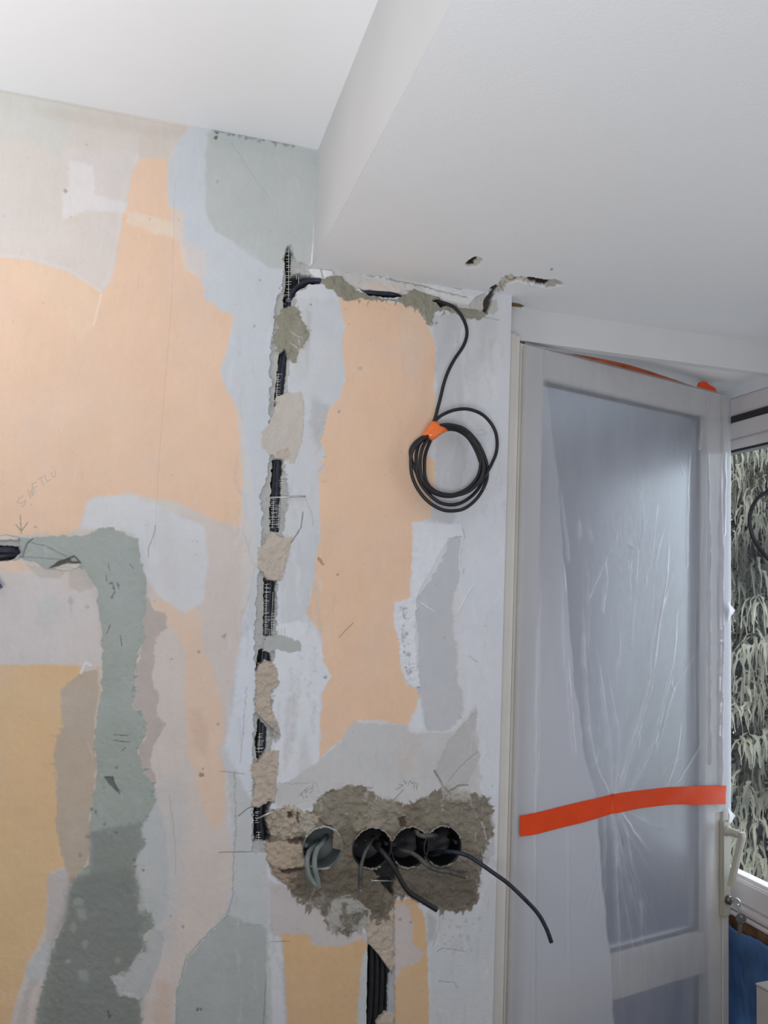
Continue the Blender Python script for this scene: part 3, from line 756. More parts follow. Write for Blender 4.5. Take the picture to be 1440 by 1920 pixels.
    p([(484, 1248), (500, 1240), (514, 1244), (522, 1262), (522, 1284), (508, 1296), (508, 1330), (520, 1350), (524, 1375), (505, 1362), (492, 1350), (480, 1335), (476, 1318), (482, 1300), (478, 1270)], CT, soft=2.2, amp=3, scale=6, seed=113, h=.003, rough=.002, mottle=.06)
    p([(505, 1350), (522, 1362), (526, 1385), (516, 1392), (505, 1380)], (0.40, 0.385, 0.36), soft=4, amp=4, scale=5, seed=114, rough=.002)
    p([(470, 1432), (482, 1428), (500, 1408), (522, 1405), (520, 1450), (516, 1500), (502, 1508), (486, 1514), (472, 1512), (478, 1470), (470, 1452)], CT, soft=2.2, amp=3, scale=8, seed=115, h=.003, rough=.0014, mottle=.05)
    c.teeth([(523, 655), (514, 640), (516, 625), (528, 582), (550, 572), (576, 612), (580, 632), (552, 680)], OL, 30, 7, 2, 11)
    c.teeth([(640, 562), (672, 560), (705, 564), (745, 568), (780, 578), (800, 602), (810, 618), (836, 580), (866, 594), (900, 600)], OL, 44, 7, 2, 12, bias=(0, 1.5))
    c.teeth([(484, 1248), (478, 1300), (480, 1335), (505, 1362), (524, 1375), (510, 1330), (522, 1270), (500, 1240)], CT, 26, 5, 1.8, 13)
    c.teeth([(470, 1432), (472, 1512), (502, 1508), (520, 1440), (500, 1408)], CT, 20, 5, 1.8, 14)
    c.teeth([(484, 1030), (500, 1086), (530, 1085), (548, 1008), (512, 996)], (0.525, 0.455, 0.385), 20, 7, 2, 15)
    # --- mortar bed of the boxes
    mc = [(590, 1512), (604, 1490), (625, 1482), (660, 1472), (690, 1478), (702, 1492), (722, 1498), (760, 1506), (786, 1500), (800, 1492), (822, 1478), (836, 1484), (848, 1498), (870, 1500), (884, 1490), (906, 1488), (914, 1506), (926, 1520), (914, 1545), (926, 1560), (914, 1580), (904, 1606), (898, 1650), (896, 1690), (880, 1708), (850, 1712), (822, 1704), (790, 1692), (760, 1680), (742, 1672), (736, 1700), (728, 1722), (710, 1730), (692, 1722), (690, 1700), (668, 1738), (650, 1752), (632, 1742), (610, 1728), (598, 1700), (575, 1696), (556, 1684), (540, 1662), (518, 1640), (502, 1612), (500, 1590), (506, 1568), (540, 1560), (565, 1540)]
    p(mc, MC, soft=2.5, amp=7, scale=9, seed=116, h=.002, rough=.0022, mottle=.22, msc=12)
    c.teeth(mc, (0.235, 0.205, 0.16), 60, 6, 3, 5)
    c.teeth([(890, 1690), (850, 1712), (742, 1672), (736, 1700), (710, 1732), (692, 1722), (650, 1752), (610, 1730), (575, 1696), (540, 1662)], (0.22, 0.19, 0.15), 26, 16, 5, 6, bias=(0, 2.5))
    c.teeth([(870, 1500), (906, 1488), (926, 1520), (914, 1545), (926, 1560), (904, 1606), (896, 1690)], (0.23, 0.20, 0.16), 34, 8, 2.5, 8, bias=(1.5, 0))
    p([(590, 1512), (604, 1490), (660, 1472), (702, 1492), (725, 1500), (720, 1540), (690, 1552), (650, 1560), (600, 1545), (575, 1545)], (0.275, 0.245, 0.19), soft=8, amp=6, seed=117, alpha=.9, mottle=.12)
    p([(690, 1500), (745, 1498), (760, 1530), (730, 1552), (690, 1550)], (0.36, 0.325, 0.265), soft=14, amp=6, seed=118, alpha=.6)
    p([(780, 1500), (830, 1482), (920, 1495), (925, 1560), (900, 1600), (870, 1560), (800, 1545)], (0.25, 0.222, 0.175), soft=10, amp=6, seed=119, alpha=.8, mottle=.2, msc=8, rough=.002)
    p([(505, 1520), (540, 1512), (575, 1520), (600, 1530), (590, 1560), (575, 1580), (560, 1572), (530, 1570), (505, 1560), (498, 1540)], (0.43, 0.365, 0.29), soft=4, amp=6, scale=6, seed=120, h=.001, rough=.0045, mottle=.18, msc=8)
    p([(500, 1582), (530, 1574), (560, 1580), (572, 1600), (570, 1622), (540, 1630), (515, 1635), (500, 1612)], (0.45, 0.36, 0.275), soft=3, amp=3, seed=121, h=.003, rough=.0015, mottle=.08)
    p([(500, 1612), (530, 1634), (560, 1640), (560, 1660), (530, 1655), (512, 1640)], (0.33, 0.26, 0.195), soft=5, amp=4, seed=122, mottle=.1)
    p([(620, 1690), (640, 1680), (660, 1682), (680, 1698), (690, 1704), (690, 1735), (670, 1745), (640, 1740), (618, 1745), (610, 1720)], (0.40, 0.385, 0.35), soft=5, amp=4, seed=123, rough=.001)
    p([(645, 1722), (665, 1705), (684, 1706), (682, 1722), (650, 1750), (636, 1748)], (0.22, 0.20, 0.165), soft=6, amp=5, seed=124, alpha=.8)
    c.line([(638, 1680), (660, 1678), (680, 1698), (692, 1708), (690, 1735)], 2.2, (0.50, 0.47, 0.43), .9, 1.5, .0015)
    p([(580, 1690), (610, 1655), (618, 1680), (600, 1712)], (0.36, 0.33, 0.29), soft=10, amp=5, seed=125, alpha=.6)
    p([(560, 1640), (600, 1625), (640, 1640), (600, 1652)], (0.17, 0.145, 0.115), soft=8, amp=5, seed=126, alpha=.6)
    for i in range(22):
        a = random.uniform(0, 1)
        x0, y0 = random.uniform(885, 925), random.uniform(1495, 1690)
        c.line([(x0, y0), (x0 + random.uniform(-4, 8), y0 + random.uniform(6, 20))], 1.6, (0.52, 0.51, 0.49), .6, 1.5, .0008)
    for i in range(16):
        x0, y0 = random.uniform(600, 880), random.uniform(1505, 1670)
        c.line([(x0, y0), (x0 + random.uniform(-14, 14), y0 + random.uniform(-8, 12))], 1.6, (0.12, 0.10, 0.08), .6, 4, -.002, seed=i)
    for i in range(9):
        x0, y0 = random.uniform(600, 900), random.uniform(1490, 1690)
        c.line([(x0, y0), (x0 + random.uniform(-8, 8), y0 + random.uniform(-8, 8))], 1.8, (0.50, 0.47, 0.42), .6, 2, .001, seed=i)
    mrng = random.Random(44)
    for i in range(46):
        x0, y0 = mrng.uniform(545, 900), mrng.uniform(1500, 1700)
        r0 = mrng.uniform(6, 20)
        k = mrng.uniform(.62, 1.5)
        pl = [(x0 + r0 * math.cos(a) * mrng.uniform(.5, 1.2), y0 + .7 * r0 * math.sin(a) * mrng.uniform(.5, 1.2)) for a in [q * math.pi / 4 for q in range(8)]]
        if poly_sd(np.array([[x0]]), np.array([[y0]]), mc)[0, 0] > 10:
            p(pl, (0.225 * k, 0.195 * k, 0.155 * k), soft=6, amp=6, scale=6, seed=500 + i, alpha=.55, add=.0008 * (k - 1))
    # darker mortar under the boxes, with trowel tongues over the pale smear
    p([(575, 1632), (640, 1622), (680, 1628), (700, 1640), (722, 1690), (716, 1722), (694, 1706), (676, 1690), (655, 1676), (636, 1680), (612, 1672), (588, 1690), (560, 1672), (540, 1650)], (0.150, 0.127, 0.098), soft=7, amp=7, scale=8, seed=601, alpha=.85, mottle=.18, msc=9)
    p([(750, 1615), (800, 1630), (880, 1640), (890, 1690), (850, 1706), (815, 1690), (770, 1660)], (0.150, 0.128, 0.10), soft=8, amp=7, scale=8, seed=602, alpha=.75, mottle=.18, msc=9)
    p([(615, 1560), (660, 1545), (672, 1575), (668, 1620), (640, 1625), (645, 1590)], (0.155, 0.132, 0.102), soft=8, amp=6, seed=603, alpha=.6)
    for pl in ([(604, 1690), (616, 1695), (612, 1716), (603, 1708)], [(640, 1690), (652, 1694), (648, 1730), (641, 1716)], [(612, 1655), (622, 1660), (618, 1710), (608, 1690)], [(664, 1718), (676, 1720), (668, 1748), (660, 1738)], [(650, 1730), (660, 1734), (652, 1762), (644, 1744)]):
        p(pl, (0.175, 0.155, 0.125), soft=4, amp=4, scale=5, seed=int(pl[0][0]), alpha=.85)
    c.teeth([(690, 1735), (650, 1755), (610, 1742)], (0.38, 0.36, 0.33), 18, 12, 3, 31, bias=(0, 2.5))
    c.teeth([(638, 1700), (690, 1712), (640, 1722)], (0.19, 0.17, 0.14), 12, 14, 3, 32, bias=(0, 2.5))
    for pl in ([(561, 1572), (570, 1566), (578, 1578), (572, 1592), (566, 1582)], [(536, 1576), (552, 1570), (568, 1574), (560, 1582), (545, 1582)], [(556, 1520), (562, 1522), (560, 1545), (554, 1538)], [(538, 1524), (546, 1519), (550, 1532), (541, 1535)], [(520, 1630), (570, 1626), (572, 1632), (530, 1638)], [(596, 1536), (614, 1545), (632, 1556), (612, 1552)], [(746, 1532), (760, 1530), (762, 1548), (750, 1552)]):
        p(pl, (0.085, 0.062, 0.045), soft=2.5, amp=3, scale=5, seed=int(pl[0][0]) + 7, alpha=.9, add=-.004)
    p([(560, 1520), (585, 1530), (590, 1550), (570, 1572), (562, 1560)], (0.45, 0.42, 0.36), soft=6, amp=5, scale=6, seed=604, alpha=.8, mottle=.1)
    # smears above and right of the mortar
    p([(826, 1480), (838, 1470), (850, 1482), (880, 1478), (880, 1500), (840, 1500)], (0.44, 0.41, 0.36), soft=8, amp=5, seed=127, alpha=.7)
    c.line([(814, 1446), (826, 1462), (834, 1478), (842, 1486), (860, 1474), (878, 1472)], 3, (0.24, 0.21, 0.175), .7, 2, -.003)
    c.line([(842, 1466), (862, 1440), (896, 1410)], 2, (0.40, 0.385, 0.37), .7, 1.5, -.0015)
    p([(905, 1600), (925, 1570), (930, 1590), (912, 1630)], (0.45, 0.44, 0.42), soft=8, amp=4, seed=128, alpha=.6)
    p([(708, 1648), (735, 1640), (738, 1680), (728, 1670), (716, 1655)], DK, soft=3, amp=2, seed=129, h=-.015)
    p([(726, 1600), (748, 1612), (742, 1650), (720, 1650), (700, 1635)], DK, soft=3, amp=2, seed=130, h=-.012)
    # --- pencil, cracks and knocks
    c.line([(328, 340), (322, 560), (303, 800), (296, 900), (290, 1030)], 1.0, (0.45, 0.37, 0.31), .45, .8)
    c.line([(291, 985), (288, 1005), (279, 1025), (278, 1044)], 1.6, PEN, .7, 1, -.0005)
    for s in [[(258, 1500), (318, 1490), (324, 1540), (330, 1600), (328, 1640)]]:
        c.line(s[1:], 1.6, (0.38, 0.34, 0.32), .55, 2, -.0006)
    c.line([(457, 1000), (478, 1060), (470, 1110), (452, 1160), (452, 1200)], 1.8, (0.47, 0.47, 0.49), .5, 2.5, -.0006)
    c.line([(462, 1290), (458, 1340), (456, 1370), (450, 1430)], 1.8, (0.40, 0.40, 0.42), .6, 3, -.0008)
    c.line([(440, 1445), (442, 1560), (438, 1620), (436, 1680), (425, 1720), (400, 1742), (376, 1765), (350, 1795), (332, 1860), (328, 1990)], 2.2, (0.34, 0.34, 0.335), .65, 3, -.001)
    c.line([(428, 1738), (495, 1733)], 1.6, (0.36, 0.36, 0.36), .6, 2)
    c.line([(500, 1830), (498, 1850), (492, 1960)], 2, (0.26, 0.26, 0.26), .7, 1.5, -.001)
    c.line([(505, 1660), (503, 1760), (500, 1900)], 4, (0.60, 0.605, 0.61), .5, 2, .0008)
    c.line([(410, 1598), (470, 1597)], 1.6, (0.14, 0.14, 0.14), .85, .6)
    c.line([(508, 1766), (542, 1765)], 1.6, (0.2, 0.19, 0.19), .7, .6)
    c.line([(412, 1446), (450, 1450), (458, 1451)], 1.6, (0.18, 0.18, 0.18), .6, 1)
    c.line([(447, 1530), (465, 1516), (480, 1512)], 1.8, (0.14, 0.13, 0.13), .8, 1, -.001)
    c.line([(568, 960), (564, 990), (546, 1017)], 1.6, (0.07, 0.07, 0.07), .9, .8)
    c.line([(574, 935), (584, 960), (588, 985)], 2, (0.36, 0.36, 0.36), .6, 1.5)
    c.line([(636, 1195), (648, 1182), (662, 1168)], 1.6, (0.22, 0.16, 0.13), .7, .8)
    p([(596, 1043), (602, 1048), (609, 1060), (604, 1060), (595, 1048)], (0.42, 0.29, 0.21), soft=2, amp=1, seed=131)
    for (x, y, r, k) in [(123, 358, 4, .35), (636, 772, 3, .35), (676, 690, 4, .45), (633, 1077, 2.5, .2), (421, 1193, 5, .35), (373, 1222, 3, .3), (322, 1236, 2, .3), (378, 1453, 5, .2), (380, 1442, 2.5, .3), (409, 1358, 3, .35), (408, 248, 3, .1), (405, 258, 4, .05), (408, 340, 3, .35), (487, 525, 2.5, .35), (477, 612, 2.5, .35), (610, 1270, 3.5, .25), (583, 571, 2, .2), (320, 1718, 2, .2), (370, 1893, 3, .12), (377, 1893, 2.5, .12), (343, 1738, 3, .3), (205, 1905, 4, .12), (202, 1898, 3, .12), (150, 1605, 4, .3), (164, 1570, 4, .28), (66, 988, 3, .35), (770, 1730, 3, .3), (750, 1725, 3, .3), (590, 1510, 4, .16), (575, 1495, 2, .2), (132, 1128, 6, .47), (164, 1138, 4, .45), (650, 1525, 3, .4)]:
        c.spot(x, y, r, (k, k * .96, k * .92), .8, -.0006)
    c.line([(132, 1118), (133, 1148)], 4, (0.46, 0.43, 0.42), .5, 1.5, soft=4)
    # edge along the ceiling and the caulk of the beam
    for i in range(34):
        t = i / 33
        x0, y0 = 396 + t * 150, 239 + t * 30
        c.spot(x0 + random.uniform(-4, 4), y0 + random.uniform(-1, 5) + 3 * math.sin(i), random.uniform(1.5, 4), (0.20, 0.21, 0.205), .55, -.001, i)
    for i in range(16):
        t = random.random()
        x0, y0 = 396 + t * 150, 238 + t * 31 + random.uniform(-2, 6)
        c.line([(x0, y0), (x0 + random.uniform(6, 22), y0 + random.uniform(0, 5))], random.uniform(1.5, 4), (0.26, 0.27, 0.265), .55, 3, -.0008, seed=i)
    c.line([(516, 262), (516, 274)], 1.6, (0.12, 0.12, 0.12), .8, .6)
    c.line([(435, 268), (450, 290), (475, 330), (505, 370)], 2.5, (0.44, 0.465, 0.455), .7, 1.5, -.0004)
    c.line([(598, 300), (594, 400), (584, 496)], 2.6, (0.84, 0.84, 0.84), .95, .6, .001)
    c.line([(-900, 20), (0, 171), (200, 210), (350, 240)], 3, (0.52, 0.50, 0.45), .4, 2)
    # ridges right of the coil
    for s in [[(868, 1005), (862, 1040), (862, 1068)], [(888, 1098), (872, 1120), (858, 1150)], [(790, 1130), (815, 1148)]]:
        c.line(s, 2.6, (0.76, 0.77, 0.79), .8, 1.5, .002)
    for s in [[(866, 985), (872, 1005), (870, 1010)], [(840, 1010), (866, 1006)], [(870, 1068), (868, 1076)], [(878, 1230), (895, 1242)], [(860, 1340), (866, 1346)], [(888, 832), (902, 832)]]:
        c.line(s, 2.2, (0.40, 0.40, 0.41), .6, 1.5, -.001)
    c.line([(892, 808), (905, 806), (914, 812), (905, 816), (890, 815)], 1.4, (0.42, 0.42, 0.42), .6, 1)
    for i in range(30):
        x0, y0 = random.uniform(540, 590), random.uniform(1210, 1320)
        c.spot(x0, y0, random.uniform(1, 3), (0.50, 0.50, 0.50), .5, -.0004, i)
    # handwriting in pencil
    def word(strokes, wd=1.3, k=.8, col=PEN):
        for s in strokes:
            c.line(s, wd, col, k, .4, soft=1.0)
    G = (0.40, 0.36, 0.32)
    word([[(44, 930), (36, 934), (32, 942), (40, 944), (48, 938), (46, 946), (40, 951)],
          [(52, 918), (57, 934), (58, 920), (62, 930), (60, 912)],
          [(60, 908), (66, 924)], [(60, 908), (68, 904)], [(63, 915), (69, 911)],
          [(76, 896), (82, 910)], [(70, 900), (82, 893)],
          [(84, 890), (88, 903), (95, 899)],
          [(96, 886), (98, 895), (104, 893), (103, 883)]], 1.3, .75, G)
    word([[(38, 966), (40, 1000)], [(30, 984), (40, 996), (52, 980)]], 1.8, .9, (0.25, 0.24, 0.22))
    D = (0.20, 0.19, 0.19)
    word([[(560, 1494), (572, 1482)], [(564, 1486), (570, 1498)], [(574, 1488), (572, 1480), (578, 1486), (576, 1476), (582, 1482)], [(580, 1474), (586, 1480), (586, 1472)], [(578, 1500), (579, 1506)], [(580, 1488), (586, 1484)]], 1.2, .8, D)
    word([[(742, 1480), (748, 1478), (755, 1472)], [(748, 1470), (756, 1473)], [(757, 1463), (761, 1470), (763, 1465)], [(765, 1473), (768, 1464), (773, 1470), (776, 1466)], [(776, 1478), (778, 1468), (783, 1470), (781, 1480)], [(735, 1503), (757, 1480)]], 1.4, .85, D)
    word([[(690, 1474), (693, 1479), (698, 1476)]], 1.8, .9, D)
    word([[(704, 1490), (706, 1500)], [(708, 1490), (711, 1501)], [(714, 1491), (716, 1502), (719, 1495), (720, 1489)]], 1.2, .7, (0.6, 0.57, 0.5))
    word([[(826, 1488), (826, 1494)], [(832, 1490), (838, 1492)], [(842, 1488), (846, 1493), (844, 1487)]], 1.2, .6, D)

    # --- fine mottling and relief
    frng = random.Random(77)
    for i in range(150):
        x0, y0 = frng.uniform(0, 940), frng.uniform(260, 1900)
        c.spot(x0, y0, frng.uniform(.8, 2.0), tuple(q * .55 for q in PK), frng.uniform(.25, .6), -.0003, i)
    for i in range(40):
        x0, y0 = frng.uniform(0, 930), frng.uniform(300, 1900)
        a_ = frng.uniform(-1.9, -1.2)
        L_ = frng.uniform(12, 50)
        c.line([(x0, y0), (x0 + L_ * math.cos(a_), y0 - L_ * math.sin(a_))], 2.5, (0.72, 0.70, 0.70) if i % 2 else (0.45, 0.43, 0.42), .22, 3, seed=i, soft=2.5)
    for (xa, xb, ya, yb, nn_, dark, light) in ((532, 600, 840, 1180, 26, .50, .72), (425, 480, 620, 1500, 34, .50, .70), (820, 945, 600, 1000, 36, .50, .72), (860, 940, 1000, 1480, 18, .56, .76), (520, 600, 1220, 1470, 20, .52, .78), (600, 890, 1400, 1480, 16, .48, .62), (440, 530, 1620, 1910, 20, .40, .60), (820, 940, 1720, 1910, 18, .48, .70)):
        for i in range(nn_):
            x0, y0 = frng.uniform(xa, xb), frng.uniform(ya, yb)
            L_ = frng.uniform(15, 70)
            k_ = dark if i % 2 else light
            c.line([(x0, y0), (x0 + frng.uniform(-6, 6), y0 + L_ * .5), (x0 + frng.uniform(-8, 8), y0 + L_)], frng.uniform(2, 7), (k_, k_, k_ * 1.02), .28, 5, .0005 if i % 2 == 0 else -.0005, seed=i * 3, soft=5)
    x, y = c.px, c.py
    wash = np.clip(fbm(x / 70, y / 110, 260, 5) * 1.3, 0, 1)[..., None] * 0.16
    c.col = c.col * (1 - wash) + np.array((0.62, 0.60, 0.595), np.float32) * wash * (c.col.mean(-1, keepdims=True) > .33) + c.col * wash * (c.col.mean(-1, keepdims=True) <= .33)
    hue = fbm(x / 45, y / 60, 270, 4)
    c.col[..., 0] *= 1 + .018 * hue
    c.col[..., 2] *= 1 - .022 * hue
    tone = 1 + 0.035 * fbm(x / 55, y / 55, 200, 4) + 0.018 * fbm(x / 7, y / 34, 210, 3) + 0.012 * fbm(x / 3.5, y / 3.5, 220, 2)
    c.col *= tone[..., None]
    h = c.h + c.r * fbm(x / 9, y / 9, 230, 4) * 2.2 + 0.0009 * fbm(x / 60, y / 60, 240, 3)
    # circular wells where the back boxes sit
    keep = np.ones(XX.shape, bool)
    for (bx, bz, br) in BOXES:
        keep &= ((XX - bx) ** 2 + (ZZ - bz) ** 2) > (br * 0.985) ** 2
    edge = sstep(XE - 0.012, XE - 0.001, XX)
    h = h * (1 - edge)
    P = np.stack([XX, -h, ZZ], -1)
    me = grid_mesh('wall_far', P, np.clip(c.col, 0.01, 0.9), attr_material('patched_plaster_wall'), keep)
    o = link_mesh('wall_far', me, None)
    me.materials.append(attr_material('patched_plaster'))
    return tag(o, 'old wall with orange paint, grey filler patches and open cable chases', kind='structure')


BR = 0.0345
BOXPX = [(604, 1589), (697, 1589), (768, 1588), (829, 1586)]
BOXES = []
for (bx, by) in BOXPX:
    q = onY(bx, by, 0.0)
    BOXES.append((q[0], q[2], BR))
BOXES[2] = (BOXES[2][0], BOXES[2][1], BR)
build_wall()
box('wall_far_core', (-2.3, 0.045, 0.0), (XE, 0.16, ZC), M['wallwhite'])['kind'] = 'structure'

# ------------------------------------------------------------------ beam underside (soffit) with its broken holes
def build_soffit():
    xs = axis([(XB, 0.50, 0.05), (0.50, 1.02, 0.0013), (1.02, 1.36, 0.05)])
    ys = axis([(-3.6, -0.30, 0.2), (-0.30, 0.054, 0.0013)])
    XX, YY = np.meshgrid(xs, ys)
    px, py = project(XX, YY, np.full_like(XX, ZS))
    bad = (YY < -1.0)
    px = np.where(bad, -5000, px)
    c = Canvas(px, py, (0.81, 0.81, 0.815))
    p = c.patch
    p([(874, 490), (884, 484), (894, 482), (902, 484), (906, 488), (898, 494), (892, 500), (882, 501), (874, 500)], (0.58, 0.54, 0.49), soft=1.6, amp=2.5, scale=5, seed=301, h=-.002)
    p([(873, 492), (880, 486), (892, 483), (893, 490), (886, 495), (890, 499), (878, 500), (873, 498)], (0.03, 0.024, 0.02), soft=1.6, amp=1.5, scale=5, seed=302, h=-.006)  # shade inside the hole painted near-black over a shallow dip
    p([(932, 545), (936, 530), (945, 520), (955, 515), (966, 519), (982, 520), (1000, 523), (1020, 526), (1040, 525), (1056, 533), (1040, 540), (1020, 538), (1000, 532), (985, 530), (965, 528), (950, 535), (940, 545), (930, 556), (920, 556)], (0.60, 0.55, 0.48), soft=2, amp=2.5, scale=6, seed=303, h=-.004, rough=.003, mottle=.15, msc=6)
    p([(984, 524), (992, 520), (1008, 524), (1030, 526), (1032, 532), (1014, 536), (1000, 532)], (0.035, 0.027, 0.02), soft=1.8, amp=2, scale=5, seed=304, h=-.006)  # inner shade of the longer hole, also put into the colour
    p([(910, 560), (918, 542), (930, 535), (934, 542), (924, 552), (918, 570)], (0.09, 0.07, 0.06), soft=2, amp=1.5, seed=305, h=-.008)
    c.line([(940, 522), (955, 530), (966, 526)], 2.2, (0.13, 0.10, 0.08), .8, 1.5, -.004)
    c.line([(948, 517), (960, 518), (965, 524)], 1.8, (0.13, 0.10, 0.08), .7, 1.5, -.004)
    c.line([(938, 540), (944, 545)], 2, (0.30, 0.22, 0.15), .7, 1)
    p([(992, 528), (1003, 530), (1001, 538), (993, 536)], (0.84, 0.84, 0.84), soft=2, amp=1, seed=306, h=.003)
    p([(1030, 527), (1042, 526), (1054, 533), (1040, 539), (1022, 541), (1024, 534)], (0.50, 0.46, 0.43), soft=2, amp=2, seed=307, h=-.003)
    p([(958, 568), (975, 569), (984, 573), (976, 577), (958, 576)], (0.20, 0.14, 0.06), soft=2, amp=1.5, seed=308, h=-.0004)
    c.spot(1034, 506, 2.2, (0.2, 0.2, 0.2), .8, -.002)
    c.line([(995, 581), (1002, 582)], 1.5, (0.3, 0.3, 0.3), .8, .5)
    x, y = c.px, c.py
    h = c.h + c.r * fbm(x / 5, y / 5, 330, 4) * 1.5
    fine = (XX > 0.51) & (XX < 1.01) & (YY > -0.29)
    h = np.where(fine, h, 0)
    P = np.stack([XX, YY, ZS - h], -1)
    me = grid_mesh('ceiling_beam_underside', P, np.clip(c.col, .01, .9), None, flip=True)
    o = link_mesh('ceiling_beam_underside', me, attr_material('white_beam_paint'))
    return tag(o, kind='structure')


build_soffit()


def shell(name, lo, hi, mat, bev=0):
    return tag(box(name, lo, hi, mat, bev=bev), kind='structure')


def wallbox(name, bm_boxes, mat):
    bm = bmesh.new()
    for lo, hi in bm_boxes:
        add_box(bm, lo, hi)
    return tag(from_bm(name, bm, mat), kind='structure')


shell('ceiling', (-2.35, -3.65, ZC), (1.5, 0.16, ZC + 0.1), M['ceiling'])
# side of the boxed beam
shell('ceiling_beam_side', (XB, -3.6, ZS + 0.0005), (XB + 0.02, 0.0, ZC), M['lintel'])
shell('floor', (-2.4, -3.65, -0.05), (1.7, 2.3, 0.0), M['floor'])
# room walls out of the photo
wallbox('wall_left', [((-2.40, -3.65, 0), (-2.30, 0.16, ZC))], M['wallwhite'])
wallbox('wall_back', [((-2.4, -3.7, 0), (1.5, -3.6, ZC))], M['wallwhite'])
XW = 1.36                        # plane of the glazed side wall
wallbox('wall_right', [((XW, -3.6, 0), (XW + 0.12, 0.04, ZC))], M['wallwhite'])
# loggia behind the door
shell('wall_loggia_end', (0.5, 2.0, 0), (1.6, 2.1, 2.2), M['loggia'])
shell('wall_loggia_left', (0.50, 0.16, 0), (0.56, 2.0, 2.2), M['loggia'])
ZL = 1.6 + 0.523                 # lower edge of the lintel
shell('ceiling_loggia', (0.56, 0.075, ZL + 0.026), (XW + 0.12, 2.0, ZL + 0.08), M['ceiling'])
wallbox('wall_right_loggia_top', [((XW, 0.075, ZL), (XW + 0.12, 2.0, ZL + 0.026))], M['wallwhite'])
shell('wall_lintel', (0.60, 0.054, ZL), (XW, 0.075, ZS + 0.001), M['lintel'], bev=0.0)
wallbox('wall_right_parapet', [((XW + 0.03, 0.04, 0), (XW + 0.12, 2.0, 0.83))], M['wallwhite'])

wallbox('wall_right_loggia', [((XW, 0.95, 0), (XW + 0.12, 2.0, ZL))], M['loggia'])
# ------------------------------------------------------------------ glazed side wall: window_1
def build_window():
    # members: (z0, z1, x0, x1, material, name)
    y0, y1 = 0.06, 0.95
    zf = onX(1387, 1713, XW - 0.004)[2] - 1.6
    ztop = ZL
    root = box('window_1', (XW + 0.001, y0, ztop - 0.042), (XW + 0.075, y1, ztop), M['pvc'], bev=0.003)
    tag(root, kind='structure')

    def prof(name, zs, xsn, mat, bev=0.002):
        return box(name, (xsn[0], y0, zs[0]), (xsn[1], y1, zs[1]), mat, root, bev)
    prof('seal_strip', (ztop - 0.060, ztop - 0.042), (XW + 0.012, XW + 0.06), M['gasket'], 0)
    prof('sash_rail', (ztop - 0.098, ztop - 0.060), (XW + 0.006, XW + 0.07), M['pvc'])
    prof('sash_rail', (1.6 + 0.40, ztop - 0.098), (XW + 0.018, XW + 0.065), M['pvc'], 0.003)
    prof('glazing_bead', (1.6 + 0.394, 1.6 + 0.404), (XW + 0.024, XW + 0.05), M['gasket'], 0)
    prof('sash_rail', (1.6 - 0.665, 1.6 - 0.612), (XW + 0.010, XW + 0.065), M['pvc'], 0.004)
    prof('glazing_bead', (1.6 - 0.614, 1.6 - 0.605), (XW + 0.020, XW + 0.05), M['pvc'], 0.002)
    prof('window_frame', (1.6 + zf, 1.6 - 0.665), (XW - 0.004, XW + 0.075), M['pvc'], 0.004)
    prof('window_frame', (1.6 - 0.690, 1.6 - 0.682), (XW - 0.010, XW + 0.02), M['pvc'], 0.002)
    for yy in (y0, y1 - 0.06):
        box('window_frame', (XW + 0.006, yy, 1.6 - 0.665), (XW + 0.07, yy + 0.06, ztop - 0.06), M['pvc'], root, 0.003)
    box('glass_pane', (XW + 0.034, y0 + 0.05, 1.6 - 0.62), (XW + 0.040, y1 - 0.05, 1.6 + 0.41), M['glass'], root)
    return root


build_window()
# raw brown board below the window
tag(box('trim_1', (XW + 0.002, 0.06, 1.6 - 0.80), (XW + 0.03, 0.95, onX(1387, 1713, XW - 0.004)[2]), M['wood']), kind='structure')

# ------------------------------------------------------------------ door frame and leaf
DH = np.array([0.687, 0.0435, 0.0])       # hinge line of the leaf face
DANG = math.radians(16.1)
DU = np.array([math.cos(DANG), math.sin(DANG), 0.0])
DN = np.array([math.sin(DANG), -math.cos(DANG), 0.0])   # towards the room


def dp(u, z, n=0.0):
    """point on the door face: u along it, z height, n out of it"""
    return Vector(DH + DU * u + DN * n + np.array([0, 0, z]))


def dframe(v):
    return dp(v.x, v.z, v.y)


def px_door(x, y):
    """photo pixel to (u, z) on the door face"""
    d = ray(x, y)
    t = (DH - CAM) @ DN / (d @ DN)
    q = CAM + d * t
    return (q - DH) @ DU, q[2]


ZT = 1.6 + 0.515
# fixed frame post at the hinge side
frame_post = wallbox('trim_2', [((0.60, 0.020, 0), (0.668, 0.10, ZL)), ((0.668, 0.030, 0), (0.681, 0.10, ZL))], M['frame'])

leaf = empty('balcony_door', tuple(dp(0, 0.02)), 'cream framed glazed balcony door standing ajar, wrapped in clear film with a band of orange tape', 'door')


def dbox(name, u0, u1, z0, z1, n0, n1, mat, bev=0.002, parent=None):
    bm = bmesh.new()
    add_box(bm, (u0, n0, z0), (u1, n1, z1), bev, dframe)
    # the mapping mirrors the box, so turn the faces back
    bmesh.ops.recalc_face_normals(bm, faces=bm.faces)
    return from_bm(name, bm, mat, parent or leaf)


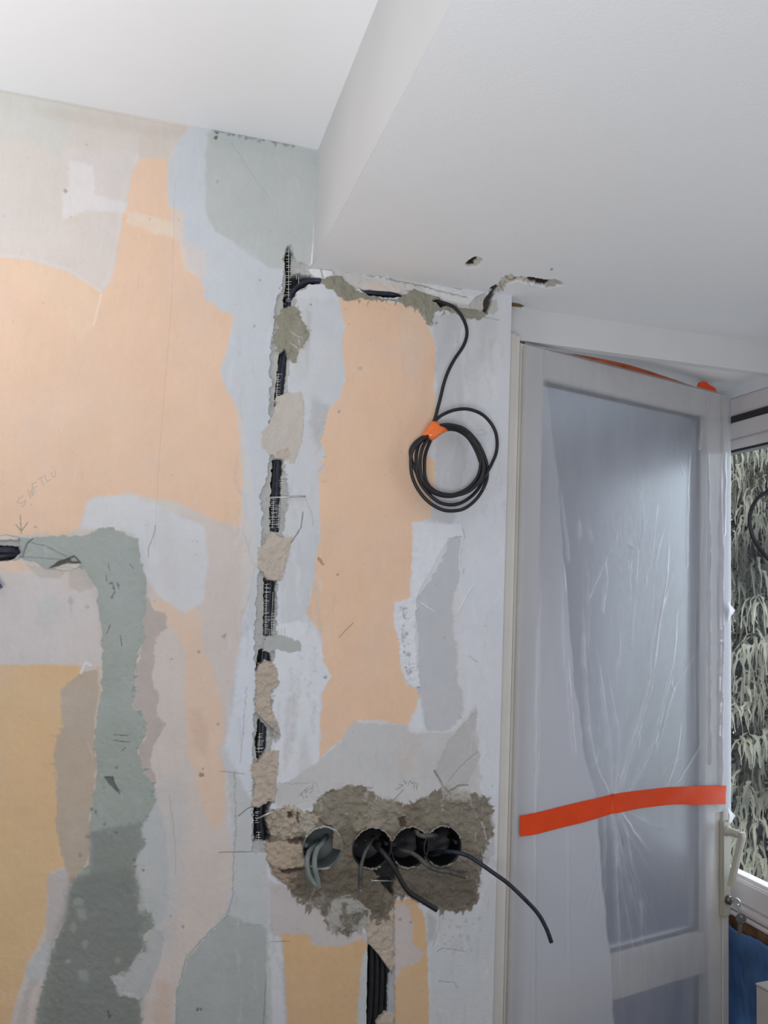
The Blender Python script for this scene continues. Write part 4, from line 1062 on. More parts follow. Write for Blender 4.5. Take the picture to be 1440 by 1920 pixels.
T = -0.045
dbox('hinge_stile', 0.0, 0.066, 0.02, ZT, T, 0, M['frame'])
dbox('lock_stile', 0.572, 0.655, 0.02, ZT, T, 0, M['frame'])
dbox('top_rail', 0.064, 0.574, ZT - 0.062, ZT, T, -0.0004, M['frame'])
dbox('middle_rail', 0.064, 0.574, 1.6 - 0.785, 1.6 - 0.700, T, -0.0004, M['frame'])
dbox('bottom_rail', 0.064, 0.574, 0.02, 0.18, T, -0.0004, M['frame'])
dbox('overlap_lip', 0.008, 0.020, 0.02, ZT - 0.006, 0, 0.006, M['frame'])
dbox('overlap_lip', 0.628, 0.650, 0.02, ZT - 0.006, 0, 0.005, M['frame'])
for (z0, z1) in ((1.6 - 0.70, ZT - 0.062), (0.18, 1.6 - 0.785)):
    g = dbox('glass_pane', 0.066, 0.572, z0, z1, -0.028, -0.022, M['frosted'], 0)
    dbox('glazing_gasket', 0.066, 0.572, z1 - 0.007, z1, -0.022, -0.016, M['gasket'], 0, g)
    dbox('glazing_gasket', 0.066, 0.572, z0, z0 + 0.006, -0.022, -0.016, M['gasket'], 0, g)
    dbox('glazing_gasket', 0.566, 0.572, z0, z1, -0.022, -0.016, M['gasket'], 0, g)
    dbox('glazing_gasket', 0.066, 0.071, z0, z1, -0.022, -0.016, M['gasket'], 0, g)

# --- plastic film hung over the leaf
TAPEMID = [(962, 1547), (1000, 1541), (1060, 1527), (1100, 1516), (1140, 1504), (1200, 1495), (1260, 1488), (1310, 1488), (1356, 1489)]
FOLDS = [  # polyline in photo pixels, strength, width px
    ([(1088, 1030), (1090, 1250), (1098, 1370), (1112, 1440), (1138, 1488)], .9, 5),
    ([(1104, 1180), (1118, 1250), (1128, 1330), (1140, 1420), (1144, 1488)], 1.0, 5),
    ([(1133, 1245), (1142, 1310), (1152, 1360), (1156, 1420), (1148, 1488)], .9, 4),
    ([(1252, 960), (1244, 1080), (1224, 1190), (1212, 1290), (1185, 1380), (1150, 1488)], 1.3, 8),
    ([(1262, 1080), (1262, 1200), (1240, 1310), (1222, 1390), (1172, 1488)], .9, 5),
    ([(1232, 920), (1220, 1000), (1214, 1060)], .8, 5),
    ([(1196, 880), (1198, 960), (1196, 1030)], .9, 4),
    ([(1154, 990), (1130, 1050), (1100, 1120)], .5, 4),
    ([(1275, 1330), (1262, 1420), (1240, 1488)], .5, 4),
    ([(1318, 1380), (1280, 1440), (1250, 1488)], .5, 5),
    ([(1075, 980), (1050, 1000), (1052, 1200), (1070, 1420)], .5, 8),
    ([(1290, 800), (1284, 920), (1282, 1060)], .6, 6),
    ([(1312, 790), (1306, 840)], .8, 4),
    ([(1268, 860), (1276, 890)], .8, 4),
    ([(1140, 1512), (1146, 1560), (1150, 1650), (1158, 1800), (1170, 1960)], 1.0, 6),
    ([(1150, 1512), (1168, 1560), (1178, 1620), (1190, 1640)], 1.2, 5),
    ([(1156, 1520), (1190, 1570), (1215, 1600)], .9, 5),
    ([(1160, 1515), (1215, 1545), (1280, 1560)], .6, 5),
    ([(1128, 1515), (1130, 1570), (1128, 1700)], .7, 5),
    ([(1145, 1530), (1160, 1650), (1180, 1760), (1210, 1860)], .7, 5),
    ([(1196, 1690), (1200, 1770), (1215, 1900)], .6, 5),
    ([(1060, 1560), (1062, 1960)], .5, 8),
    ([(1348, 850), (1347, 1000), (1346, 1200), (1345, 1470)], 2.0, 6),  # fold put in for the bright highlight down the lock stile
    ([(1323, 780), (1325, 1000), (1325, 1430)], 1.1, 3),
    ([(1355, 800), (1353, 1000)], .8, 6),
    ([(1010, 1000), (1004, 1250), (1000, 1500), (996, 1900)], .5, 6),
    ([(1040, 860), (1052, 960), (1062, 1050)], .6, 4),
    ([(1098, 990), (1104, 1010)], .9, 4), ([(1080, 970), (1082, 1005)], .9, 4),
    ([(1170, 1015), (1180, 1030)], 1.1, 4), ([(1172, 1050), (1176, 1070)], .7, 3), ([(1160, 960), (1146, 1030)], .4, 5),
]
frr = random.Random(21)
for k in range(34):      # short soft creases in between, fanning from where the tape gathers the film
    x1_ = frr.uniform(1060, 1320)
    y1_ = frr.uniform(900, 1420)
    tt = frr.uniform(.25, .6)
    cx_, cy_ = 1142, 1500
    FOLDS.append(([(x1_, y1_), ((x1_ * 1.3 + cx_ * .7) / 2 + 6, (y1_ + (y1_ + (cy_ - y1_) * tt)) / 2), (x1_ + (cx_ - x1_) * tt * .8, y1_ + (cy_ - y1_) * tt)], frr.uniform(.12, .38), frr.uniform(3, 7)))
for k in range(16):
    x1_ = frr.uniform(1080, 1300)
    y1_ = frr.uniform(1600, 1840)
    tt = frr.uniform(.3, .9)
    FOLDS.append(([(x1_, y1_), (x1_ + (1142 - x1_) * tt, y1_ + (1512 - y1_) * tt)], frr.uniform(.12, .4), frr.uniform(3, 6)))
FOLDS = [([px_door(*q) for q in pl], s, w / 1000.0) for pl, s, w in FOLDS]


def build_film():
    us = np.concatenate([np.linspace(0.006, 0.652, 300), [0.655, 0.658, 0.6595, 0.660, 0.660]])
    zs = axis([(0.03, 0.84, 0.02), (0.84, ZT, 0.0028)])
    U, Z = np.meshgrid(us, zs)
    U0 = U
    u = U * 1000
    z = Z * 1000
    n = 0.007 + 0.0012 * fbm(u / 90, z / 400, 401, 2) + 0.00022 * fbm(u / 16, z / 120, 411, 2)
    haze = 0.47 + 0.05 * fbm(u / 40, z / 160, 421, 3)
    # the pane area: film spans freely, more gathers towards the tape
    pane = sstep(0.06, 0.10, U) * sstep(0.575, 0.55, U)
    sg = 0.00015 * pane * vnoise(u / 9 + 0.02 * z * vnoise(u / 80, z / 90, 5) * .1, z / 120, 431)
    n = n + sg * sstep(2.02, 1.80, Z)
    for k, (pl, s, w) in enumerate(FOLDS):
        wob = 0.0022 * vnoise(u / 14 + k * 7, z / 34, 7) + 0.0010 * vnoise(u / 5 + k * 3, z / 12, 8)
        d = line_d(U + wob, Z, pl)
        z0, z1 = min(q[1] for q in pl), max(q[1] for q in pl)
        ln = z1 - z0 + 1e-3
        tz_ = px_door(1140, 1500)[1]
        fade = np.ones_like(Z)
        far_top = abs(z1 - tz_) > abs(z0 - tz_)
        end = (z1 - Z) if far_top else (Z - z0)
        fade = sstep(-0.005, min(0.30, ln * .6), end)
        vary = 0.55 + 0.45 * vnoise(u / 40 + k, z / 26 + k * 5, 12)
        wide = w * (0.5 + 0.6 * np.clip(vary, 0, 1))
        g = np.exp(-(d / (wide * 0.75)) ** 2)
        n = n + 0.0042 * s * g * fade
        haze = haze + 0.40 * s * np.exp(-(d / (wide * 0.45)) ** 2) * fade * vary + 0.10 * s * np.exp(-(d / (wide * 2.2)) ** 2) * fade  # creases milkier, with their sheen streaks painted into the haze
    # crumpled light patches in the upper middle
    cu = sstep(0.07, 0.0, np.hypot((U - 0.33) * .5, (Z - 1.72) * .35))
    n = n + 0.0009 * cu * fbm(u / 6, z / 18, 441, 3)
    haze = haze + 0.16 * np.maximum(0, cu * fbm(u / 5, z / 16, 441, 3))
    # doubled film at the hinge side, its free edge hanging aslant
    e = [px_door(*q) for q in ((1016, 640), (1018, 708), (1040, 900), (1052, 1060), (1066, 1240), (1088, 1420), (1112, 1500), (1122, 1650), (1138, 1800), (1150, 1990))]
    ez = np.array([q[1] for q in e])[::-1]
    eu = np.array([q[0] for q in e])[::-1]
    edge_u = np.interp(Z, ez, eu) + 0.003 * vnoise(z / 50, z / 50, 451)
    dbl = sstep(0.006, -0.003, U - edge_u)
    low = sstep(1.95, 1.30, Z)
    haze = haze + dbl * (0.18 + 0.34 * low) * sstep(0.03, 0.09, U + 0.03 * low)
    n = n + dbl * 0.002
    haze = haze - 0.12 * sstep(1.90, 2.08, Z) + 0.02 * sstep(1.3, 0.85, Z)
    # extra haze paints the bright strip of light down the lock stile
    haze = haze + 0.42 * sstep(0.600, 0.622, U) * sstep(1.99, 1.88, Z) * sstep(1.135, 1.16, Z)
    stile = sstep(0.600, 0.590, U) + 0 * Z
    # pulled tight by the tape
    tu = [px_door(*q) for q in TAPEMID]
    tz = np.interp(U, [q[0] for q in tu], [q[1] for q in tu])
    pull = np.exp(-((Z - tz) / 0.035) ** 2)
    n = n * (1 - 0.45 * pull) + 0.006 * 0.45 * pull
    n = np.maximum(n, np.where(U > 0.56, 0.0062, np.where(U < 0.08, 0.0075, 0.002)))
    n = np.maximum(n, 0.0)
    # wrapped round the lock edge of the leaf
    wrap = np.zeros_like(U)
    wrap[:, -4] = 0.002
    wrap[:, -3] = 0.006
    wrap[:, -2] = 0.018
    wrap[:, -1] = 0.045
    nn = np.where(np.arange(U.shape[1])[None, :] >= U.shape[1] - 4, 0.006 - wrap, n)
    P = DH[None, None, :] + DU * U[..., None] + DN * nn[..., None] + np.array([0, 0, 1.0]) * Z[..., None]
    # film cut away round the handle
    keep = ~((U > 0.600 - 0.02 * sstep(1.15, 0.9, Z)) & (Z < 1.152))
    keep |= False
    me = grid_mesh('plastic_film', P, None, None, keep)
    a = me.attributes.new('haze', 'FLOAT', 'POINT')
    a.data.foreach_set('value', np.clip(haze, 0.05, 0.97).astype(np.float32).reshape(-1))
    o = link_mesh('plastic_film', me, M['film'], smooth=True)
    bm = bmesh.new()
    bm.from_mesh(me)
    bmesh.ops.delete(bm, geom=[v for v in bm.verts if not v.link_faces], context='VERTS')
    bm.to_mesh(me)
    bm.free()
    tag(o, 'clear crumpled plastic film draped over the balcony door', 'plastic sheet')
    return us, zs, n


us_, zs_, n_ = build_film()


def film_n(u, z):
    i = int(np.clip(np.searchsorted(zs_, z), 0, len(zs_) - 1))
    j = int(np.clip(np.searchsorted(us_, u), 0, len(us_) - 1))
    return n_[i, j]


def build_tape():
    """a band of tape stuck across the film"""
    top = [(968, 1527), (1000, 1521), (1060, 1506), (1100, 1497), (1138, 1488), (1145, 1486), (1200, 1479), (1250, 1474), (1300, 1472), (1354, 1471)]
    bot = [(968, 1566), (1000, 1561), (1060, 1546), (1100, 1536), (1138, 1524), (1145, 1523), (1200, 1513), (1250, 1507), (1300, 1507), (1354, 1506)]
    A = catmull([(*px_door(*q), 0) for q in top], 8)
    B = catmull([(*px_door(*q), 0) for q in bot], 8)
    bm = bmesh.new()
    rows = []
    K = 8
    for i in range(len(A)):
        r = []
        for k in range(K + 1):
            t = k / K
            q = A[i] * (1 - t) + B[i] * t
            n = max(film_n(q[0], q[1]), film_n(q[0] + .004, q[1]), film_n(q[0] - .004, q[1])) * 0.35 + 0.0075
            n += 0.0010 * math.sin(i * 0.55 + t * 4) * (1 if i > 45 else .4)
            r.append((q[0], q[1], n))
        rows.append(r)
    for lay in (0.0, 0.0004):
        V = [[bm.verts.new(dp(a, b, c + lay)) for a, b, c in r] for r in rows]
        for i in range(len(V) - 1):
            for k in range(K):
                bm.faces.new((V[i][k], V[i][k + 1], V[i + 1][k + 1], V[i + 1][k]))
        # round the lock edge
    bmesh.ops.recalc_face_normals(bm, faces=bm.faces)
    o = from_bm('orange_tape_strip', bm, M['orange'], smooth=True)
    tag(o, 'long orange tape band stuck across the filmed door at lock height', 'tape')


build_tape()


def tape_blob(name, label, prof_uh, n0, n1, mat):
    """tape edge sticking up behind the top of the leaf"""
    bm = bmesh.new()
    loops = []
    for n in (n0, n1):
        lo = [bm.verts.new(dp(u, ZT - 0.004, n)) for u, h in prof_uh]
        hi = [bm.verts.new(dp(u, ZT + h, n)) for u, h in prof_uh]
        loops.append((lo, hi))
    L = len(prof_uh)
    for i in range(L - 1):
        for (lo, hi) in loops:
            bm.faces.new((lo[i], lo[i + 1], hi[i + 1], hi[i]))
        a, b = loops[0][1], loops[1][1]
        bm.faces.new((a[i], a[i + 1], b[i + 1], b[i]))
        a, b = loops[0][0], loops[1][0]
        bm.faces.new((a[i], b[i], b[i + 1], a[i + 1]))
    for k in (0, L - 1):
        bm.faces.new((loops[0][0][k], loops[0][1][k], loops[1][1][k], loops[1][0][k]))
    bmesh.ops.recalc_face_normals(bm, faces=bm.faces)
    return tag(from_bm(name, bm, mat), label, 'tape')


def pu(x):   # u on the top edge of the leaf for a photo x
    return px_door(x, 642 + (x - 975) * 0.256)[0]


tape_blob('orange_tape_edge', 'dull orange tape showing as a thin sliver behind the door top', [(pu(1000), .001), (pu(1060), .004), (pu(1100), .009), (pu(1140), .0125), (pu(1180), .014), (pu(1220), .012), (pu(1260), .008), (pu(1300), .004)], -0.010, -0.004, principled('dull_orange_tape', (0.42, 0.10, 0.04), 0.6, spec=0.2, noise=0.3, nscale=30))
tape_blob('orange_tape_end', 'bright orange rounded tape end sticking up at the lock corner of the door', [(pu(1312), .004), (pu(1316), .016), (pu(1321), .021), (pu(1328), .021), (pu(1334), .016), (pu(1342), .0135), (pu(1349), .003)], -0.010, -0.004, M['orange'])
# dark strip standing in for the shade of the gap above the leaf
dbox('gap_shade_strip', 0.01, 0.640, ZT, ZT + 0.0018, -0.03, -0.002, M['gasket'], 0)

# --- loose film tuft at the lock edge
def film_tuft(x, y, s):
    u, z = px_door(x, y)
    bm = bmesh.new()
    pts = [(u - .012, z + .018 * s, .012), (u + .004, z + .004 * s, .014), (u + .014, z - .002, .013), (u + .004, z - .012 * s, .012), (u - .006, z - .030 * s, .008), (u - .012, z, .016)]
    V = [bm.verts.new(dp(*q)) for q in pts]
    for a, b, c_ in ((0, 1, 5), (1, 2, 3), (1, 3, 5), (3, 4, 5)):
        bm.faces.new((V[a], V[b], V[c_]))
    o = from_bm('film_scrap', bm, M['tuft'])
    sm = o.modifiers.new('thick', 'SOLIDIFY')
    sm.thickness = 0.0006
    return o


M['tuft'] = principled('crumpled_white_film', (0.78, 0.77, 0.82), 0.35)
tag(film_tuft(1362, 1142, 1.0), 'small crumpled white scrap of film at the door edge above the tape band', 'plastic scrap', None)
tag(film_tuft(1362, 1526, 1.0), 'torn white end of the film just above the door handle plate', 'plastic scrap', None)

# ------------------------------------------------------------------ door handle, lock and keys
def handle():
    u0 = 0.634
    zt, zb = px_door(1352, 1537)[1], px_door(1352, 1716)[1]
    pl = dbox('handle_plate', u0 - 0.014, u0 + 0.014, zb, zt, 0.0, 0.012, M['handle'], 0.0025)
    zp = zt - 0.022
    bm = bmesh.new()
    add_tube(bm, [dp(u0, zp, n) for n in (0.010, 0.016, 0.0161, 0.030, 0.045)], [.0115, .0115, .0095, .0085, .0085], 16)
    # flat lever hanging down, swung a little towards the hinge
    path = [(0.0, 0.006, 0.047), (0.0, -0.004, 0.049), (-0.010, -0.040, 0.046), (-0.020, -0.075, 0.043), (-0.028, -0.106, 0.041)]
    prev = None
    for (a, b, n) in path:
        w, t = 0.0078, 0.0045
        ring = [bm.verts.new(dp(u0 + a + x, zp + b, n + y)) for x, y in ((-w, -t), (-w * .6, -t * 1.2), (w * .6, -t * 1.2), (w, -t), (w, t), (w * .6, t * 1.2), (-w * .6, t * 1.2), (-w, t))]
        if prev:
            for k in range(8):
                bm.faces.new((prev[k], prev[(k + 1) % 8], ring[(k + 1) % 8], ring[k]))
        else:
            bm.faces.new(ring[::-1])
        prev = ring
    bm.faces.new(prev)
    bmesh.ops.recalc_face_normals(bm, faces=bm.faces)
    lever = from_bm('lever', bm, M['handle'], leaf, False)
    zk = px_door(1356, 1683)[1]
    bm = bmesh.new()
    add_tube(bm, [dp(u0, zk, n) for n in (0.010, 0.020, 0.022)], [.0095, .0095, .007], 20)
    from_bm('lock_cylinder', bm, M['darkmetal'], leaf)
    return u0, zk


u0, zk = handle()


def key_shape(bm, head, blade_end, nrm, r=0.0115, t=0.0011):
    """flat key: round bow with a hole and a narrow blade"""
    head, blade_end, nrm = Vector(head), Vector(blade_end), Vector(nrm).normalized()
    ax = (blade_end - head)
    L = ax.length
    ax.normalize()
    sd = ax.cross(nrm).normalized()
    outs, ins = [], []
    N = 20
    for side in (-t, t):
        outs.append([bm.verts.new(head + (ax * math.cos(a) + sd * math.sin(a)) * r + nrm * side) for a in [2 * math.pi * k / N for k in range(N)]])
        ins.append([bm.verts.new(head - ax * r * .45 + (ax * math.cos(a) + sd * math.sin(a)) * r * .28 + nrm * side) for a in [2 * math.pi * k / N for k in range(N)]])
    for k in range(N):
        j = (k + 1) % N
        bm.faces.new((outs[0][k], outs[0][j], ins[0][j], ins[0][k]))
        bm.faces.new((outs[1][k], ins[1][k], ins[1][j], outs[1][j]))
        bm.faces.new((outs[0][k], outs[1][k], outs[1][j], outs[0][j]))
        bm.faces.new((ins[0][k], ins[0][j], ins[1][j], ins[1][k]))
    w = 0.004
    pr = None
    for q, ww in ((r * .8, w), (L * .6, w), (L * .7, w * .75), (L * .82, w), (L * .9, w * .7), (L, w * .35)):
        ring = [bm.verts.new(head + ax * q + sd * a + nrm * b) for a, b in ((-w, -t), (ww, -t), (ww, t), (-w, t))]
        if pr:
            for k in range(4):
                bm.faces.new((pr[k], pr[(k + 1) % 4], ring[(k + 1) % 4], ring[k]))
        else:
            bm.faces.new(ring[::-1])
        pr = ring
    bm.faces.new(pr)
    bmesh.ops.recalc_face_normals(bm, faces=bm.faces)


kr = empty('door_keys', tuple(dp(u0, zk, 0.03)), 'two steel keys on a small ring, one in the balcony door lock', 'keys')
bm = bmesh.new()
key_shape(bm, dp(u0, zk, 0.036), dp(u0, zk, 0.012), DU * .35 + np.array([0, 0, 1.0]) * .0 + DU * 0.7, 0.0105)
from_bm('key_in_lock', bm, M['steel'], kr)
rc = dp(u0 + .001, zk - 0.015, 0.044)
bm = bmesh.new()
add_tube(bm, [rc + Vector(DN * 1.0) * 0.006 * math.cos(a) + Vector((0, 0, 1)) * 0.0115 * math.sin(a) for a in [2 * math.pi * k / 20 for k in range(21)]], 0.0008, 6, False)
from_bm('key_ring', bm, M['steel'], kr)
bm = bmesh.new()
key_shape(bm, dp(u0 + .002, zk - 0.030, 0.045), dp(u0 - .002, zk - 0.068, 0.043), DN * .8 - DU * .6, 0.0110)
from_bm('hanging_key', bm, M['darkmetal'], kr)

# ------------------------------------------------------------------ switch boxes in the wall
def back_box(i, mat, name, label, depth=0.042, rimmat=None):
    bx, bz, r = BOXES[i]
    root = empty(name, (bx, 0.0, bz), label, 'junction box', None)
    N = 48
    bm = bmesh.new()
    prof = [(r * 1.0, -0.0035), (r * .955, -0.0035), (r * .94, 0.002), (r * .92, depth - .004), (r * .86, depth), (0.001, depth)]
    out = [(r * 1.03, -0.003), (r * 1.03, depth + .002)]
    rings = []
    for (rr, y) in prof:
        rings.append([bm.verts.new((bx + rr * math.cos(2 * math.pi * k / N), y, bz + rr * math.sin(2 * math.pi * k / N))) for k in range(N)])
    for a, b in zip(rings[:-1], rings[1:]):
        for k in range(N):
            f = bm.faces.new((a[k], a[(k + 1) % N], b[(k + 1) % N], b[k]))
            f.smooth = True
    o2 = [[bm.verts.new((bx + rr * math.cos(2 * math.pi * k / N), y, bz + rr * math.sin(2 * math.pi * k / N))) for k in range(N)] for rr, y in out]
    for k in range(N):
        j = (k + 1) % N
        bm.faces.new((rings[0][k], o2[0][k], o2[0][j], rings[0][j]))
        bm.faces.new((o2[0][k], o2[1][k], o2[1][j], o2[0][j]))
    from_bm('box_cup', bm, mat, root)
    # screw posts
    for s in (-1, 1):
        bm = bmesh.new()
        cx = bx + s * (r * .80)
        add_tube(bm, [(cx, 0.003, bz + .004), (cx, depth, bz + .004)], 0.0035, 12)
        from_bm('screw_post', bm, mat, root)
    # crust of mortar round the rim
    rr = random.Random(i)
    for a0, a1 in ((rr.uniform(.3, .6), rr.uniform(2.0, 2.8)), (rr.uniform(3.8, 4.2), rr.uniform(5.0, 5.6))):
        n = 26
        bm = bmesh.new()
        pts = [(bx + (r * 1.0 + rr.uniform(-.0012, .0016)) * math.cos(a), -0.0035 + rr.uniform(-.001, .0006), bz + (r + rr.uniform(-.0012, .0016)) * math.sin(a)) for a in np.linspace(a0, a1, n)]
        add_tube(bm, pts, [rr.uniform(.0005, .0022) for _ in range(n)], 7)
        from_bm('plaster_crust', bm, rimmat or M['crust'], root)
    return root


M['palecrust'] = principled('pale_plaster_crust', (0.42, 0.43, 0.40), 0.9, noise=0.15, nscale=150)
b1 = back_box(0, M['boxgrey'], 'switch_box', 'grey round switch box with two grey cable loops, leftmost of four', 0.040, M['palecrust'])
bx, bz, r = BOXES[0]
# mortar tongue that covers the right side of the grey box
bm = bmesh.new()
pts = []
rg = random.Random(3)
for k in range(13):
    a = -0.15 + k / 12 * 1.35
    pts.append((bx + r * 1.05 * math.cos(a), bz + r * 1.05 * math.sin(a)))
inn = [(bx + r * .52 + rg.uniform(-.0008, .0008), bz + r * (-0.02 + k / 12 * .82)) for k in range(13)]
V1 = [bm.verts.new((a, -.0045, b)) for a, b in pts]
V2 = [bm.verts.new((a, -.0030, b)) for a, b in inn]
V3 = [bm.verts.new((a, .0060, b)) for a, b in inn]
V4 = [bm.verts.new((a, .0060, b)) for a, b in pts]
for k in range(12):
    for A_, B_ in ((V1, V2), (V2, V3), (V3, V4)):
        bm.faces.new((A_[k], A_[k + 1], B_[k + 1], B_[k]))
bmesh.ops.recalc_face_normals(bm, faces=bm.faces)
from_bm('mortar_tongue', bm, principled('grey_brown_mortar', MC, 0.95, noise=.25, nscale=90, bump=.5, bscale=150), b1)
back_box(1, M['boxblack'], 'switch_box', 'black round switch box with two cables, second of four from the left')
back_box(2, M['boxblack'], 'switch_box', 'black round switch box holding the short dark cable, third from the left')
back_box(3, M['boxblack'], 'switch_box', 'black round switch box where the long navy cable comes out, rightmost of four')


# ------------------------------------------------------------------ cables
def at(x, y, Y):
    return tuple(onY(x, y, Y))


def cable(name, pts, rad, mat, label, cat='cable', end=True, n=8, group=None, endmat=None):
    """pts: (photo x, photo y, depth from the wall plane; negative is in the room)"""
    W3 = catmull([at(*q) for q in pts], n)
    root = empty(name, tuple(W3[0]), label, cat, group)
    bm = bmesh.new()
    add_tube(bm, [tuple(q) for q in W3], rad, 14)
    from_bm('sheath', bm, mat, root)
    if end:
        d = (Vector(W3[-1]) - Vector(W3[-2])).normalized()
        e = Vector(W3[-1])
        bm = bmesh.new()
        s = d.orthogonal().normalized()
        for k in range(3):
            a = 2 * math.pi * k / 3
            o_ = (s * math.cos(a) + d.cross(s) * math.sin(a)) * rad * 0.42
            add_tube(bm, [e - d * .002 + o_, e + d * 0.0018 + o_], rad * 0.30, 8)
        from_bm('core_ends', bm, endmat or M['copper'], root)
    return root


cable('grey_cable_loop', [(597, 1580, .03), (589, 1588, .004), (580, 1598, -.012), (576, 1615, -.022), (578, 1635, -.026), (586, 1652, -.028), (596, 1661, -.028)], 0.0046, M['greycable'], 'outer of two grey-green cables bending out of the left box')
cable('grey_cable_loop', [(612, 1570, .03), (604, 1582, .0), (595, 1592, -.016), (590, 1610, -.026), (591, 1630, -.030), (595, 1648, -.030), (598, 1662, -.029)], 0.0044, M['greycable'], 'inner of two grey-green cables bending out of the left box')
cable('short_grey_cable', [(700, 1570, .035), (694, 1582, .0), (688, 1592, -.014), (682, 1606, -.018), (676, 1630, -.020), (675, 1650, -.020), (676, 1668, -.021)], 0.0031, M['dusty'], 'thin dusty cable hanging straight down from the second box')
cable('thick_black_cable', [(700, 1582, .035), (706, 1588, .004), (714, 1594, -.018), (728, 1611, -.028), (744, 1636, -.032), (754, 1655, -.034), (768, 1674, -.036), (790, 1688, -.038), (819, 1706, -.040)], 0.0044, M['cable'], 'thick black cable slanting down right from the second box')
cable('short_brown_cable', [(740, 1592, .035), (752, 1594, .004), (768, 1598, -.014), (784, 1607, -.022), (800, 1622, -.026), (818, 1631, -.028), (845, 1636, -.030), (873, 1644, -.032)], 0.0038, M['dusty'], 'short brown-black cable leaning right from the third box')
cable('long_navy_cable', [(806, 1600, .035), (822, 1597, .004), (845, 1597, -.022), (870, 1602, -.034), (890, 1612, -.044), (920, 1633, -.058), (952, 1656, -.070), (982, 1684, -.080), (1008, 1712, -.088), (1024, 1740, -.094), (1034, 1767, -.098)], 0.0036, M['navy'], 'long navy cable reaching right from the last box over the door frame')
cable('link_cable', [(775, 1560, .02), (781, 1558, .002), (785, 1565, -.004), (797, 1568, -.006), (808, 1567, -.004), (814, 1566, .003), (818, 1567, .02)], 0.0042, M['dusty'], 'short dusty cable bridging the third and fourth boxes', end=False)

# cables lying in the open chase
chase = [(601, 526, .004), (585, 526, .006), (570, 529, .008), (556, 538, .010), (546, 552, .012), (542, 572, .013), (540, 600, .014), (534, 660, .012), (529, 700, .010), (526, 740, .012), (522, 800, .014), (521, 870, .010), (518, 930, .009), (516, 990, .010), (510, 1040, .014), (507, 1090, .010), (504, 1140, .010), (502, 1190, .012), (498, 1230, .012), (495, 1300, .016), (493, 1370, .010), (491, 1410, .012), (490, 1460, .016), (489, 1530, .014), (492, 1570, .014), (500, 1590, .02), (540, 1600, .024), (580, 1595, .028)]
cable('chase_cable', chase, 0.0046, M['navy'], 'navy cable buried in the vertical wall chase left of the orange strip', end=False, n=10)
chase2 = [(x - 6, y, d + .002) for (x, y, d) in chase[4:]]
cable('chase_cable', chase2, 0.0038, M['cable'], 'black cable lying beside the navy one in the vertical chase', end=False, n=10)
cable('chase_cable', [(603, 527, .006), (640, 534, .012), (672, 545, .012), (700, 549, .008), (730, 551, .008), (756, 554, .014), (800, 560, .02)], 0.0042, M['navy'], 'navy cable showing in the horizontal slot under the beam', end=False)
cable('chase_cable', [(-160, 1038, .004), (-60, 1036, .002), (0, 1033, .001), (20, 1033, .004), (36, 1036, .012), (60, 1040, .022)], 0.0062, M['navy'], 'blue-black cable in the left wall chase, upper of two', end=False)
cable('chase_cable', [(-160, 1048, .006), (-60, 1046, .004), (0, 1043, .003), (20, 1040, .006), (36, 1040, .014), (60, 1042, .024)], 0.0055, M['cable'], 'black cable in the left wall chase, lower of two', end=False)
cable('blue_cable_end', [(-30, 1060, .0), (-14, 1078, -.012), (-4, 1094, -.02), (2, 1103, -.022)], 0.0032, principled('blue_sheath', (0.03, 0.06, 0.20), .5), 'blue cable tip poking in at the left edge of the wall')
for k, (xa, xb, wh) in enumerate([(696, 690, 'leftmost'), (706, 700, 'second from the left'), (716, 711, 'third from the left'), (726, 721, 'rightmost')]):
    cable('conduit', [(xa + 3, 1700, .022), (xa + 1, 1780, .016), (xa, 1850, .014), (xb, 1960, .014), (xb - 6, 2100, .014)], 0.0050, M['cable'], 'black conduit in the slot below the boxes, %s of four' % wh, 'conduit', end=False, group='conduits in the slot below the boxes')


